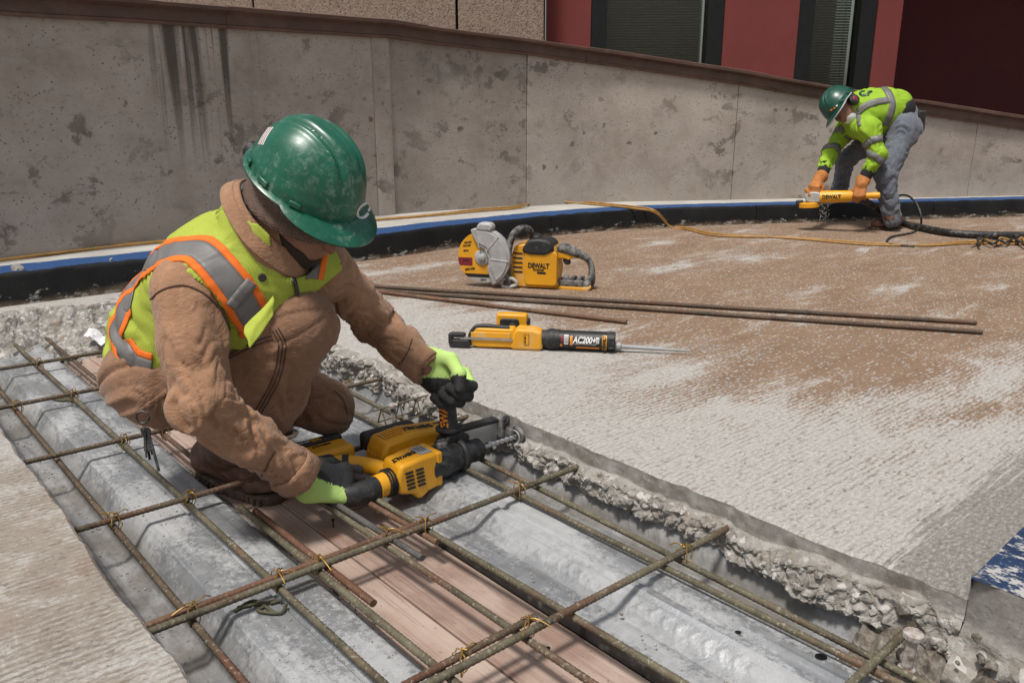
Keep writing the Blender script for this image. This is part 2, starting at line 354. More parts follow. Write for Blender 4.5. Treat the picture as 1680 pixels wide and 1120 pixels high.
MT['rubble'] = plain('dirty_rubble', (.13, .105, .083), .95, 0, .55, 30, .5, (.36, .34, .31), .8, 90)
MT['bar_olive'] = m_bar('olive_coated_bar', (.060, .049, .029), (.150, .132, .086), .32, .5)
MT['bar_brown'] = m_bar('brown_rusty_bar', (.055, .037, .023), (.125, .090, .056), .40, .5)
MT['bar_dark'] = m_bar('dark_new_bar', (.045, .043, .042), (.115, .108, .10), .05, .25)
MT['bar_rust'] = m_bar('rusty_bar', (.10, .048, .026), (.175, .10, .06), .6, .3)
MT['bar_site'] = m_bar('rust_brown_loose_bar', (.050, .036, .026), (.115, .075, .05), .35, .22)
MT['wire'] = plain('tie_wire', (.40, .24, .06), .5, .5, .4, 60)
MT['red'] = m_facade('red_stucco', (.185, .034, .030)); MT['shaded_red'] = m_facade('shaded_red_stucco', (.070, .008, .009)); MT['aggregate'] = m_aggregate('exposed_aggregate')  # darker red: the shade of the recess is put into the colour
MT['coping'] = plain('brown_flashing', (.115, .062, .045), .5, 0, .35, 6, .25, (.22, .16, .13), .2, 60)
MT['frame_black'] = plain('black_window_frame', (.012, .012, .013), .35, .3, .2)
MT['steel_dark'] = plain('dark_steel', (.06, .058, .056), .5, .6, .3, 20, .3)
MT['steel'] = plain('bright_steel', (.52, .52, .52), .35, .9, .2, 30, .2)
MT['blind'] = plain('blind_slat', (.13, .12, .085), .6, 0, .15)
# ================================================================== the setting
def sheet(name, pts, z, mat, label=None):
    b = MB(); b.add([(x, y, z) for x, y in pts], [tuple(range(len(pts)))])
    return tag(b.build(name, mat, smooth=None), kind='structure')
sheet('ground', [(-60, -60), (60, -60), (60, 60), (-60, 60)], -.26, MT['rough'])
def edge_b(a): return 1.40 + .018 * nz(a * 2.1, 3.3) + .009 * nz(a * 9, 1.2) + .004 * nz(a * 40, 5) + .010 * max(0, nz(a * 5.3, 7.7)) + .006 * max(0, nz(a * 23, 2.7)) ** .5 + (.02 if a > 1.9 else 0) * min(1, (a - 1.9) * 2)
def edge_l(a): return .308 + .010 * nz(a * 2.4, 8.3) + .006 * nz(a * 11, 2.2) + .0025 * nz(a * 45, 1)
# --- right-hand road slab, its top surface
A0, A1 = .385, 3.80
na = 700
av = [A0 + (A1 - A0) * i / (na - 1) for i in range(na)]
cols = [0, .006, .014, .03, .08, .3, 1.2, 4.0, 9.0]
def top_pt(i, j):
    a = av[i]; e = edge_b(a) + cols[j]
    z = 0.0
    if j == 0: z = -.004 - .004 * abs(nz(a * 60, 9))
    elif j == 1: z = -.0015 * abs(nz(a * 80, 4))
    return W2(a, e, z)
sb = MB(); sb.grid(top_pt, na, len(cols))
slab = tag(sb.build('road_slab', MT['slab'], smooth=None, fix=False), kind='structure')
# slab beyond the trench's far end, with its broken thickness
m = MB(); m.prism([(A1 - .001, edge_b(A1) - .01), (A1 - .001, 10.4), (12, 10.4), (12, -4), (A1 + .17, -4), (A1 + .17, .72), (A1 + .10, .95), (A1 + .03, 1.25)], -.16, -.0005, 'z')
m.v = [tuple(W2(v[0], v[1], v[2])) for v in m.v]; m.build('slab_extension', MT['slab'], slab, smooth=None)
# --- sawn upper strip + broken lower face of the slab edge
nrow = 46
def face_pt(i, j):
    a = A0 + (A1 - A0) * i / (na2 - 1); t = j / (nrow - 1)
    depth = .032 + .016 * nz(a * 1.7, 2.2) + .014 * nz(a * 7, 6) + .006 * nz(a * 22, 3)
    depth += .018 * math.exp(-((a - 1.45) / .42) ** 2)
    if a > 1.95: depth *= max(.12, 1 - (a - 1.95) * 3)
    z = -.004 - t * (.130 + .026 * nz(a * 3.1, 7.7) + .012 * nz(a * 14, 3))
    dd = -z
    k = max(0.0, dd - depth)
    vd = noise.voronoi(Vector((a * 14, z * 17, 3.3)))[0]; vd2 = noise.voronoi(Vector((a * 44, z * 48, 1.1)))[0]
    out = min(1, k / .016) * (.010 + .026 * nz(a * 4.6, z * 7, 1.5) + .014 * nz(a * 13, z * 16, 4) + .030 * (vd[1] - vd[0] - .3) + .014 * (vd2[1] - vd2[0] - .3) + .005 * nz(a * 90, z * 90, 8))
    out += min(1, k / .02) * .022
    out -= max(0, dd - .108) * 1.2
    jz = min(1, k / .02) * (.006 * nz(a * 50, z * 50, 11) + .004 * nz(a * 100, z * 100, 13))
    return W2(a + min(1, k / .02) * .006 * nz(a * 60, z * 60, 21), edge_b(a) - max(out, -.05) + (.0015 * nz(a * 40, z * 40) if k <= 0 else 0), z + jz)
na2 = 900
fb = MB(); fb.grid(face_pt, na2, nrow)
for i in range(na2 - 1):
    for j in range(nrow - 1):
        a = A0 + (A1 - A0) * i / (na2 - 1)
        z = fb.v[i * nrow + j][2]; q = Vector(fb.v[i * nrow + j])
        depth = .032 + .016 * nz(a * 1.7, 2.2) + .014 * nz(a * 7, 6) + .006 * nz(a * 22, 3) + .018 * math.exp(-((a - 1.45) / .42) ** 2)
        if a > 1.95: depth *= max(.12, 1 - (a - 1.95) * 3)
        fb.mi[i * (nrow - 1) + j] = 0 if -z < depth + .004 else 1
fo = fb.build('broken_edge', [MT['sawn'], MT['rough']], slab, smooth=None, fix=False)
# stones left standing proud in the broken face
def pebble(b, p, r, seed):
    vs = []; ico = [(-.53, 0, .85), (.53, 0, .85), (-.53, 0, -.85), (.53, 0, -.85), (0, .85, .53), (0, .85, -.53), (0, -.85, .53), (0, -.85, -.53), (.85, .53, 0), (-.85, .53, 0), (.85, -.53, 0), (-.85, -.53, 0)]
    fs = [(0, 1, 4), (0, 4, 9), (9, 4, 5), (4, 8, 5), (4, 1, 8), (8, 1, 10), (8, 10, 3), (5, 8, 3), (5, 3, 2), (2, 3, 7), (7, 3, 10), (7, 10, 6), (7, 6, 11), (11, 6, 0), (0, 6, 1), (6, 10, 1), (9, 11, 0), (9, 2, 11), (9, 5, 2), (7, 11, 2)]
    rnd = random.Random(seed); sc = [rnd.uniform(.6, 1.3) for _ in range(3)]; e = Matrix.Rotation(rnd.uniform(0, 6.28), 3, Vector((rnd.uniform(-1, 1), rnd.uniform(-1, 1), rnd.uniform(-1, 1))).normalized())
    for v in ico:
        w = Vector((v[0] * sc[0], v[1] * sc[1], v[2] * sc[2])) * rnd.uniform(.75, 1.15); vs.append(Vector(p) + (e @ w) * r)
    b.add(vs, fs)
pb = MB()
for k in range(800):
    i = random.randrange(na2); j = random.randrange(12, nrow - 2)
    if fb.mi[min(i, na2 - 2) * (nrow - 1) + j] == 0: continue
    pebble(pb, Vector(fb.v[i * nrow + j]), .0022 + .009 * random.random() ** 3, k)
tag(pb.build('aggregate_stones', MT['rough'], slab, smooth=None, fix=False), kind='stuff')
# --- left-hand slab (foreground)
def ltop(i, j):
    a = -3 + 7.3 * i / 899; cc = [0, .006, .015, .04, .12, .5, 2, 5]
    return W2(a, edge_l(a) - cc[j], -.006 - .006 * abs(nz(a * 50, 3)) if j == 0 else 0)
lb = MB(); lb.grid(ltop, 900, 8)
ls = tag(lb.build('foreground_slab', MT['slab_left'], smooth=None, fix=False), kind='structure')
bpy_me = ls.data; bpy_me.flip_normals()
def lface(i, j):
    a = -3 + 7.3 * i / 899; t = j / 9
    return W2(a, edge_l(a) - .012 * t + .02 * math.sin(t * 3.1) * nz(a * 12, t * 3) - (.006 if t > .1 else 0), -.006 - .006 * abs(nz(a * 50, 3)) - t * .12 if j else -.006 - .006 * abs(nz(a * 50, 3)))
lf = MB(); lf.grid(lface, 900, 10); lf.build('broken_edge', MT['rough'], ls, smooth=50, fix=False)
# --- broken slab remnant in front of the far kerb
def rub(i, j):
    b = -.9 + 2.7 * i / 219; t = j / 59
    a = 3.50 + .52 * t + .05 * nz(b * 4, 1) ; prof = min(1, max(0, (t - .05) / .75)) ** .75
    z = -.15 + prof * .148
    am = (.055 * nz(b * 5, t * 3, 2) + .035 * nz(b * 13, t * 8, 5) + .018 * nz(b * 30, t * 18, 9) + .010 * nz(b * 70, t * 40, 3)) * (1 - max(0, t - .78) / .22 * .97)
    cav = -.09 * math.exp(-((b - .98) / .10) ** 2 - ((t - .22) / .2) ** 2)
    return W2(a + .03 * nz(b * 16, t * 10, 7), b, min(z + am + cav, .012))
rb = MB(); rb.grid(rub, 220, 60)
tag(rb.build('broken_slab_remnant', MT['rough'], smooth=None, fix=False), kind='structure')
# ------------------------------------------------------------------ corrugated steel deck
def deck(name, prof, emb, label, a0, a1):
    ss = []
    for k in range(len(prof) - 1):
        (b0, z0), (b1, z1) = prof[k], prof[k + 1]
        ln = math.hypot(b1 - b0, z1 - z0); n = max(1, int(ln / .0045)) if k in emb else max(1, int(ln / .03))
        for q in range(n): ss.append((b0 + (b1 - b0) * q / n, z0 + (z1 - z0) * q / n, k if k in emb else -1, q / n))
    ss.append((*prof[-1], -1, 0))
    n1 = int((a1 - a0) / .0034)
    def pt(i, j):
        a = a0 + (a1 - a0) * i / (n1 - 1); b, z, e, q = ss[j]
        if e >= 0:
            (b0, z0), (b1, z1) = prof[e], prof[e + 1]; nb, nzv = -(z1 - z0), (b1 - b0); l = math.hypot(nb, nzv); nb /= l; nzv /= l
            ph = ((a + (abs(q - .5) * .045 if emb[e] == 'v' else q * .012)) / .031) % 1.0
            h = max(0, 1 - abs(ph - .5) / .17) * math.sin(math.pi * min(1, max(0, (q - .1) / .8)))
            h = h * h * (3 - 2 * h) * .0021
            b += nb * h; z += nzv * h
        z += .0012 * nz(a * 3, b * 9) + .0006 * nz(a * 17, b * 30)
        return W2(a, b, z)
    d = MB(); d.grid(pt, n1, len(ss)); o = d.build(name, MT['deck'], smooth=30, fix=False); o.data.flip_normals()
    return tag(o, label, 'steel deck')
ZR, ZV = -.098, -.176
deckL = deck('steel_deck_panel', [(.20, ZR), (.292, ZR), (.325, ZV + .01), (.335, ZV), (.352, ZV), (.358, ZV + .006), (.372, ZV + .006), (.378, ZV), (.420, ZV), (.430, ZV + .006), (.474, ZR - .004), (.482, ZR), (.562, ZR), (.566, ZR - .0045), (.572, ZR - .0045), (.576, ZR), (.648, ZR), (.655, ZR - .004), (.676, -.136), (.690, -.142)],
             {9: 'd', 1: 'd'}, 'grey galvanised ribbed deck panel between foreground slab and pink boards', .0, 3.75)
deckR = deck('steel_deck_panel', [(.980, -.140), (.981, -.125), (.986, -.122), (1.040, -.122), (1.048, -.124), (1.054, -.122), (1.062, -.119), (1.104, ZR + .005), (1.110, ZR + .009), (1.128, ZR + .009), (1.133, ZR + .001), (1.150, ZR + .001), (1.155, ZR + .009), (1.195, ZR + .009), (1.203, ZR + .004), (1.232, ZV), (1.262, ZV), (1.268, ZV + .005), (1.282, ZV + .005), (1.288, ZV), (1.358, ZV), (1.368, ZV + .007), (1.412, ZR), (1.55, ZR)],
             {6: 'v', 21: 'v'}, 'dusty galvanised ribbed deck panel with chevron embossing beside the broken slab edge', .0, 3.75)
eb = MB(); eb.prism([(.966, -.139), (.974, -.139), (.974, -.116), (.966, -.116)], .0, 1.34, 'z')
eb.v = [tuple(W2(v[2], v[0], v[1])) for v in eb.v]
tag(eb.build('steel_edge_angle', MT['steel_dark'], smooth=None), 'dark steel edge strip standing between the boards and chevron deck', 'steel strip')
# dark slots punched in the right-hand deck
for k, (u, v) in enumerate([(1347, 1077), (1211, 1037)]):
    c = PZ(u, v, ZR + .01); h = MB(); r = .0105 if k == 0 else .006
    h.prism([(r * math.cos(t * .524), .8 * r * math.sin(t * .524)) for t in range(12)], 0, .0015, 'z', Matrix.Translation(c))
    h.build('punched_hole', MT['frame_black'], deckR, smooth=None)
# shoring boards
bk = 0
for (b0, b1, segs, z) in [(.694, .786, [(0.0, 1.99), (1.995, 3.62)], -.139), (.790, .880, [(0.0, .72), (.726, 2.55), (2.556, 3.58)], -.137), (.884, .964, [(0.0, 1.62), (1.626, 3.62)], -.1385)]:
    for (a0, a1) in segs:
        w = MB(); w.box((0, 0, 0), (b1 - b0, a1 - a0, .02)); dz = random.uniform(-.0015, .0015)
        w.v = [tuple(W2(v[1] + (a0 + a1) / 2, v[0] + (b0 + b1) / 2, v[2] + z - .01 + dz)) for v in w.v]
        nm = [{0.0: 'narrow pink-brown board from the boot along the left deck panel', 1.995: 'narrow pink-brown board behind the worker along the left deck panel'}, {0.0: 'short pink-brown middle board with the standing nail by the rust stain', .726: 'pink-brown middle board under the dowel bars and glove', 2.556: 'pink-brown middle board running to the paper scrap'}, {0.0: 'pink-brown board along the dark steel edge strip', 1.626: 'pink-brown board under the drill battery along the chevron deck'}][bk][a0]
        tag(w.build('shoring_board', MT['wood'], smooth=None, bevel=.0015), nm, 'board', 'boards on the trench floor')
    bk += 1
# ------------------------------------------------------------------ far kerb and pavement ledge
KP = crom([(-3.4, 2.35), (-2.39, 3.38), (-1.9, 3.82), (-.81, 4.78), (-.42, 5.18), (0, 5.53), (.26, 5.76), (.75, 6.09), (1.25, 6.31), (2.51, 6.61), (3.42, 6.80), (4.56, 7.05), (6.5, 7.4), (9, 7.7)], 14)
WP0 = [(-3.55, 2.62), (-2.48, 3.83), (-1.83, 4.68), (-.85, 5.88), (.12, 6.44), (.82, 6.79), (1.9, 7.0), (2.63, 7.12), (3.45, 7.17), (4.6, 7.4), (6.5, 7.7), (9, 8.0)]
WP = crom(WP0, 14)
def arc(P):
    s = [0.0]
    for i in range(1, len(P)): s.append(s[-1] + (P[i] - P[i - 1]).length)
    return s
KP = [Vector((p[0], p[1], 0)) for p in KP]; WP = [Vector((p[0], p[1], 0)) for p in WP]
def nrm(P, i):
    t = (P[min(i + 1, len(P) - 1)] - P[max(i - 1, 0)]).normalized(); return Vector((-t.y, t.x, 0))
def uv_grid(me, us, vs, nu, nv):
    uvl = me.uv_layers.new(name='UVMap')
    for p in me.polygons:
        for li in p.loop_indices:
            vi = me.loops[li].vertex_index; uvl.data[li].uv = (us[vi // nv], vs[vi % nv])
kerb = tag(empty('kerb', KP[0]), kind='structure')
prof = [(-.004, -.05, -.05), (0, 0, 0), (.010, .125, .125), (.016, .142, .143), (.028, .150, .158), (.22, .151, .35), (.236, .151, .366)]
ka = arc(KP)
def sub(P, s0, s1):
    sa = arc(P); idx = [i for i in range(len(P)) if s0 <= sa[i] <= s1]; return idx
joints = [0, 3.92, 4.95, 6.9, 8.55, 10.4, 13.3]
# locate the joint seen near the bend
kk = min(range(len(KP)), key=lambda i: (KP[i] - Vector((.28, 5.78, 0))).length); joints[2] = ka[kk]; joints[1] = ka[kk] - 2.6
def at_arc(P, s):
    sa = arc(P)
    for i in range(len(P) - 1):
        if sa[i + 1] >= s:
            t = (s - sa[i]) / max(1e-6, sa[i + 1] - sa[i]); return P[i].lerp(P[i + 1], t), (P[i + 1] - P[i]).normalized()
    return P[-1], (P[-1] - P[-2]).normalized()
for q in range(len(joints) - 1):
    s0, s1 = joints[q] + .003, joints[q + 1] - .003; n = max(6, int((s1 - s0) / .03)); vs = []; us = []
    for i in range(n):
        s = s0 + (s1 - s0) * i / (n - 1); p, t = at_arc(KP, s); nn = Vector((-t.y, t.x, 0)); us.append(s)
        for (d, z, vv) in prof:
            wob = .003 * nz(s * 6, vv * 20) + .002 * nz(s * 25, vv * 40)
            vs.append(p + nn * (d + wob) + Vector((0, 0, z + wob * .5)))
    m = MB(); npf = len(prof); m.v = [tuple(v) for v in vs]
    m.f = [(i * npf + j, (i + 1) * npf + j, (i + 1) * npf + j + 1, i * npf + j + 1) for i in range(n - 1) for j in range(npf - 1)]
    m.mi = [0] * len(m.f)
    e0 = len(m.f); m.f.append(tuple(range(npf))); m.f.append(tuple(range((n - 1) * npf, n * npf))[::-1]); m.mi += [0, 0]
    me = m.mesh('kerb_segment'); uv_grid(me, us, [p[2] for p in prof], n, npf)
    link('kerb_segment', me, MT['kerb'], kerb, 40).matrix_parent_inverse = kerb.matrix_basis.inverted()
def chipped(i, j):
    s_ = sK + .15 * (i / 24 - .5); p, t = at_arc(KP, s_); nn = Vector((-t.y, t.x, 0)); z = .148 * j / 18; e = min(i, 24 - i, 6) / 6
    return p - nn * (-.010 + e * (.010 + .016 * nz(i * .4, j * .4, 3) + .010 * nz(i * 1.1, j * 1.1, 6)) - .010 * z / .125) + Vector((0, 0, z)) - KP[0]
sK = ka[min(range(len(KP)), key=lambda i: (KP[i] - PZ(1345, 364, 0)).length)]
m = MB(); m.grid(chipped, 25, 19); m.build('chipped_patch', MT['rough'], kerb, smooth=40, fix=False)
# ledge between kerb and wall
def wall_at(s): return at_arc(WP, s)
wa = arc(WP); lg = MB(); nl = 240
def ledge(i, j):
    p, t = at_arc(KP, ka[-1] * i / (nl - 1)); nn = Vector((-t.y, t.x, 0)); w = [.232, .40, .8, 1.6][j]
    return p + nn * w + Vector((0, 0, .147 + .002 * nz(p.x * 4, p.y * 4)))
lg.grid(ledge, nl, 4)
t_ = NT('pale_ledge_concrete'); c_ = t_.coord(); k_ = t_.mix(t_.ramp(t_.noise(c_, 3, 6), .3, .7), (.34, .32, .295), (.50, .485, .455)); k_ = t_.mix(t_.ramp(t_.noise(c_, 90, 4, .7), .6, .7, 0, .5), k_, (.16, .145, .13))
MT['ledge'] = t_.out(k_, .92, 0, t_.bump(t_.noise(c_, 60, 4), .4, .004))
lo = tag(lg.build('pavement', MT['ledge'], smooth=None, fix=False), kind='structure')
# ------------------------------------------------------------------ retaining wall
def ztop(u, v, y): d = ray(u, v); return CAMH + d.z * y / d.y
ZT = [(0, 1.22), (1.63, 1.28)]
zt_pts = [1.22, 1.28, 1.32, 1.37, 1.30, 1.24, 1.11, ztop(1340, 160, 7.12), ztop(1500, 184, 7.17), ztop(1640, 212, 7.35), .28, -.2]
w0s = []
for k in range(len(WP0)): w0s.append(wa[min(range(len(WP)), key=lambda i: (WP[i] - Vector((*WP0[k], 0))).length)])
def zt(s): return float(np.interp(s, w0s, zt_pts))
def s_of(u, v=340):
    best = min(range(len(WP)), key=lambda i: abs((840 + FPX * WP[i].x / (WP[i].y * math.cos(PITCH) + (CAMH - .7) * math.sin(PITCH))) - u) + (50 if WP[i].y < 1 else 0)); return wa[best]
wj = [0, s_of(648), s_of(866), s_of(1212), s_of(1600), wa[-1]]
wroot = empty('retaining_wall', WP[0], 'long stained grey concrete ramp wall with brown metal coping', 'wall')
pinv = Matrix.Translation(-WP[0])
for q in range(len(wj) - 1):
    s0, s1 = wj[q] + .003, wj[q + 1] - .003; n = max(12, int((s1 - s0) / .05)); vs = []; us = []
    rows = [0, .05, .1, .2, .35, .5, .65, .8, .9, 1.0]
    off = .012 if q == 1 else 0.0
    if q == 0: pass
    for i in range(n):
        s = s0 + (s1 - s0) * i / (n - 1); p, t = at_arc(WP, s); nn = Vector((-t.y, t.x, 0)); us.append(s); zz = zt(s)
        for r in rows: vs.append(p + nn * (off + .004 * nz(s * 1.5, r * 2)) + Vector((0, 0, .14 + (zz - .14) * r)))
        for r in (1.0, 0): vs.append(p + nn * .24 + Vector((0, 0, .14 + (zz - .14) * r)))
    m = MB(); nr = len(rows) + 2; m.v = [tuple(v - WP[0]) for v in vs]
    m.f = [(i * nr + j, (i + 1) * nr + j, (i + 1) * nr + j + 1, i * nr + j + 1) for i in range(n - 1) for j in range(nr - 1)]
    m.f += [tuple(range(nr)), tuple(range((n - 1) * nr, n * nr))[::-1]]; m.mi = [0] * len(m.f)
    me = m.mesh('wall_panel'); me.uv_layers.new(name='UVMap')
    for p in me.polygons:
        for li in p.loop_indices:
            vi = me.loops[li].vertex_index; me.uv_layers[0].data[li].uv = (us[vi // nr], m.v[vi][2] - .14)
    link('wall_panel', me, MT['wall2'] if q in (1,) else MT['wall'], wroot, None)
# pale patched strip left of the joint
m = MB(); s1 = wj[1] - .004; nrr = 30
for i in range(7):
    s = s1 - .15 + .146 * i / 6; p, t = at_arc(WP, s); nn = Vector((-t.y, t.x, 0))
    for j in range(nrr): m.v.append(tuple(p - nn * (.004 + (.006 if 0 < i < 6 else 0) + .002 * nz(s * 30, j)) + Vector((0, 0, .15 + (zt(s) - .16) * j / (nrr - 1))) - WP[0]))
m.f = [(i * nrr + j, (i + 1) * nrr + j, (i + 1) * nrr + j + 1, i * nrr + j + 1) for i in range(6) for j in range(nrr - 1)]; m.mi = [0] * len(m.f)
me = m.mesh('mortar_strip'); me.uv_layers.new(name='UVMap')
for p in me.polygons:
    for li in p.loop_indices: me.uv_layers[0].data[li].uv = (m.v[me.loops[li].vertex_index][0] * 1.3 + 9, m.v[me.loops[li].vertex_index][2])
link('mortar_strip', me, MT['wall'], wroot, 30)
# coping: sheet-metal channel in lapped lengths
cj = [0, s_of(385), s_of(690), s_of(960), s_of(1250), s_of(1500), wa[-1]]
for q in range(len(cj) - 1):
    s0, s1 = cj[q] - (.02 if q else 0), cj[q + 1]; n = max(6, int((s1 - s0) / .08)); m = MB(); ex = .004 * (q % 2)
    pf = [(.02, -.012), (-.020, -.012), (-.026, .004), (-.018, .010), (-.014, .065), (-.045, .078), (-.062, .080), (-.064, .098 + ex), (-.02, .108 + ex), (.30, .112 + ex), (.31, .0)]
    for i in range(n):
        s = s0 + (s1 - s0) * i / (n - 1); p, t = at_arc(WP, s); nn = Vector((-t.y, t.x, 0))
        for (d, z) in pf: m.v.append(tuple(p + nn * (d + (.0 if d > 0 else -ex) + .003 * nz(s * 3, z * 9)) + Vector((0, 0, zt(s) + z + .003 * nz(s * 2.3, 4))) - WP[0]))
    k = len(pf); m.f = [(i * k + j, (i + 1) * k + j, (i + 1) * k + j + 1, i * k + j + 1) for i in range(n - 1) for j in range(k - 1)] + [tuple(range(k)), tuple(range((n - 1) * k, n * k))[::-1]]; m.mi = [0] * len(m.f)
    m.build('coping', MT['coping'], wroot, smooth=25, fix=False)
# ------------------------------------------------------------------ building behind the wall
YF = 9.0
def fx(u, y=YF): return PY(u, 60, y).x
bld = empty('building', (fx(1100), YF, 0), 'red stucco building with black-framed blinded windows behind the ramp wall', 'building'); BI = Matrix.Translation(-bld.location)
def bpart(name, mat, c, d, par=None, bev=.004):
    m = MB(); m.box(Vector(c) - bld.location, d); return m.build(name, mat, par or bld, smooth=None, bevel=bev)
ZTOP = 4.2
xs = [fx(897), fx(969), fx(1187), fx(1308), fx(1436), fx(1476)]
for (x0, x1) in [(xs[0], xs[1]), (xs[2], xs[3]), (xs[4], xs[5])]:
    bpart('red_panel', MT['red'], ((x0 + x1) / 2, YF + .15, ZTOP / 2), (x1 - x0, .3, ZTOP))
t_ = NT('window_glass'); t_.out((.55, .60, .55), .03, 0, None, **{'Transmission Weight': 1.0, 'IOR': 1.45}); MT['glass'] = t_.m
for (x0, x1, zb) in [(xs[1], xs[2], .98), (xs[3], xs[4], .72)]:
    bpart('spandrel', MT['red'], ((x0 + x1) / 2, YF + .17, (zb - .1) / 2), (x1 - x0, .26, zb - .1))
    wroot2 = bpart('window', MT['frame_black'], ((x0 + x1) / 2, YF + .16, zb - .05), (x1 - x0, .22, .1))
    fw = .17
    for xx in (x0 + fw / 2 + .002, x1 - fw / 2 - .002): bpart('frame', MT['frame_black'], (xx, YF + .12, (zb + ZTOP) / 2), (fw, .20, ZTOP - zb), wroot2)
    bpart('pane', MT['glass'], ((x0 + x1) / 2, YF + .14, (zb + ZTOP) / 2), (x1 - x0 - 2 * fw, .008, ZTOP - zb), wroot2, 0)
    sb_ = MB(); z = zb + .03
    while z < 2.6:
        sb_.box(Vector(((x0 + x1) / 2, YF + .26, z)) - bld.location, (x1 - x0 - 2 * fw - .03, .03, .003), Matrix.Rotation(R(50), 3, 'X')); z += .028
    for k in (.3, .7): sb_.box(Vector((x0 + (x1 - x0) * k, YF + .24, (zb + 2.6) / 2)) - bld.location, (.004, .004, 2.6 - zb))
    sb_.build('blind', MT['blind'], wroot2, smooth=None)
    bpart('room_back', MT['shaded_red'], ((x0 + x1) / 2, YF + 1.2, 2), (x1 - x0, .05, 4), bld, 0)
# recessed return, its back wall coloured darker to stand for shade
xr = xs[5]
bpart('recess_wall', MT['shaded_red'], (xr + 3.6, YF + .9, 2.1), (7.2, .2, 4.2))
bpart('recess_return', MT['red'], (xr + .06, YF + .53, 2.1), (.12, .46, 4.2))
bpart('added_shade_canopy', MT['shaded_red'], (xr + 3.6, YF - .3, 3.35), (7.2, 2.2, .3))  # unseen canopy, added to keep sky light off the recess
# exposed aggregate panels on the left
bpart('side_wall', MT['shaded_red'], ((fx(-300, 8.97) + fx(894, 8.97)) / 2, 8.97, 2.1), (fx(894, 8.97) - fx(-300, 8.97), .06, 4.2))
agg = empty('concrete_panel_wall', (fx(650, 8.7), 8.7, 0), 'brown exposed-aggregate panel wall above the coping beside the red building', 'wall')
for (u0, u1) in [(120, 418), (421, 748), (752, 892)]:
    x0, x1 = fx(u0, 8.7), fx(u1, 8.7); m = MB(); m.box(Vector(((x0 + x1) / 2, 8.8, 2.1)) - agg.location, (x1 - x0, .2, 4.2)); m.build('panel', MT['aggregate'], agg, smooth=None, bevel=.008)
# ------------------------------------------------------------------ sawn-off kerb end, right foreground
def blk(i, j):
    pass
kb = empty('sawn_kerb_end', W2(.37, 1.38, -.2), 'sawn-off kerb end with worn blue painted top beside the slab corner', 'kerb end'); KI = kb.location
t_ = NT('blue_worn_paint'); c_ = t_.coord(); v_ = t_.map(c_, rot=(0, 0, -TH)); ch_ = t_.noise(t_.map(v_, scale=(1.6, 1, 1)), 26, 8, .72)
k_ = t_.mix(t_.ramp(t_.noise(c_, 12, 4), .3, .7), (.007, .020, .058), (.013, .036, .095)); k_ = t_.mix(t_.ramp(ch_, .50, .56), k_, (.40, .39, .38)); MT['blue_worn'] = t_.out(k_, .6, 0, t_.bump(ch_, .4, .003))
ZB = .055
def kb_face(i, j):      # sawn end, faces the trench
    a = .385 - 1.3 * i / 60; t = j / 30; z = ZB - t * .26
    bulge = .006 * nz(a * 6, z * 8, 2) + .10 * max(0, t - .40) + .05 * min(1, max(0, t - .38) * 6) * nz(a * 9, z * 12, 3) + .03 * min(1, max(0, t - .38) * 6) * nz(a * 25, z * 30, 5)
    rnd_ = .02 * max(0, 1 - i / 4) ** 2
    return W2(a, 1.385 - bulge + rnd_, z - (.004 if j == 0 and i > 0 else 0)) - KI
m = MB(); m.grid(kb_face, 61, 31)
for i in range(60):
    for j in range(30): m.mi[i * 30 + j] = 0 if j < 13 + 3 * nz(i * .2, 2) else 1
m.build('sawn_face', [MT['sawn'], MT['rough']], kb, smooth=50, fix=False)
m = MB(); m.grid(lambda i, j: W2([.385, .380, .14][i] , 1.385 + (.05 if i == 0 else 0) + j * .35 + (.006 * nz(j) if i else 0), [-.03, ZB - .003, ZB][i] + (.0 if j else -.002)) - KI, 3, 20); m.build('painted_top', MT['blue_worn'], kb, smooth=30, fix=False)
m = MB(); m.grid(lambda i, j: W2([.139, -.9][i], 1.386 + j * .35, ZB - .0015) - KI, 2, 20); m.build('bare_top', MT['ledge'], kb, smooth=None, fix=False)
m = MB(); m.box(W2(-.26, 4.75, -.09) - KI, (6.68, 1.26, .26), Matrix.Rotation(TH, 3, 'Z')); m.build('core', MT['sawn'], kb, smooth=None)
# dark rubble pocket below the slab corner
def pocket(i, j):
    b = 1.13 + .34 * i / 69; a = .12 + .42 * j / 69
    z = -.16 + .075 * max(0, (b - 1.26) / .2) + .030 * nz(a * 14, b * 14, 1) + .025 * nz(a * 32, b * 32, 4) + .012 * nz(a * 80, b * 80, 6)
    return W2(a, b, min(z, -.03))
m = MB(); m.grid(pocket, 70, 70); po = m.build('rubble_pocket', MT['rubble'], smooth=None, fix=False); tag(po, kind='structure')
rng = random.Random(3)
for k in range(26):
    a, b = rng.uniform(.16, .5), rng.uniform(1.2, 1.42); m = MB(); z = -.15 + .075 * max(0, (b - 1.22) / .2) + .02
    pebble(m, W2(a, b, z), rng.uniform(.005, .015), 900 + k)
    tag(m.build('rubble_stone', MT['rubble'], smooth=None, fix=False, bevel=.001), 'pale broken concrete stone in the rubble beside the sawn kerb end', 'stone', 'stones in the rubble pocket')
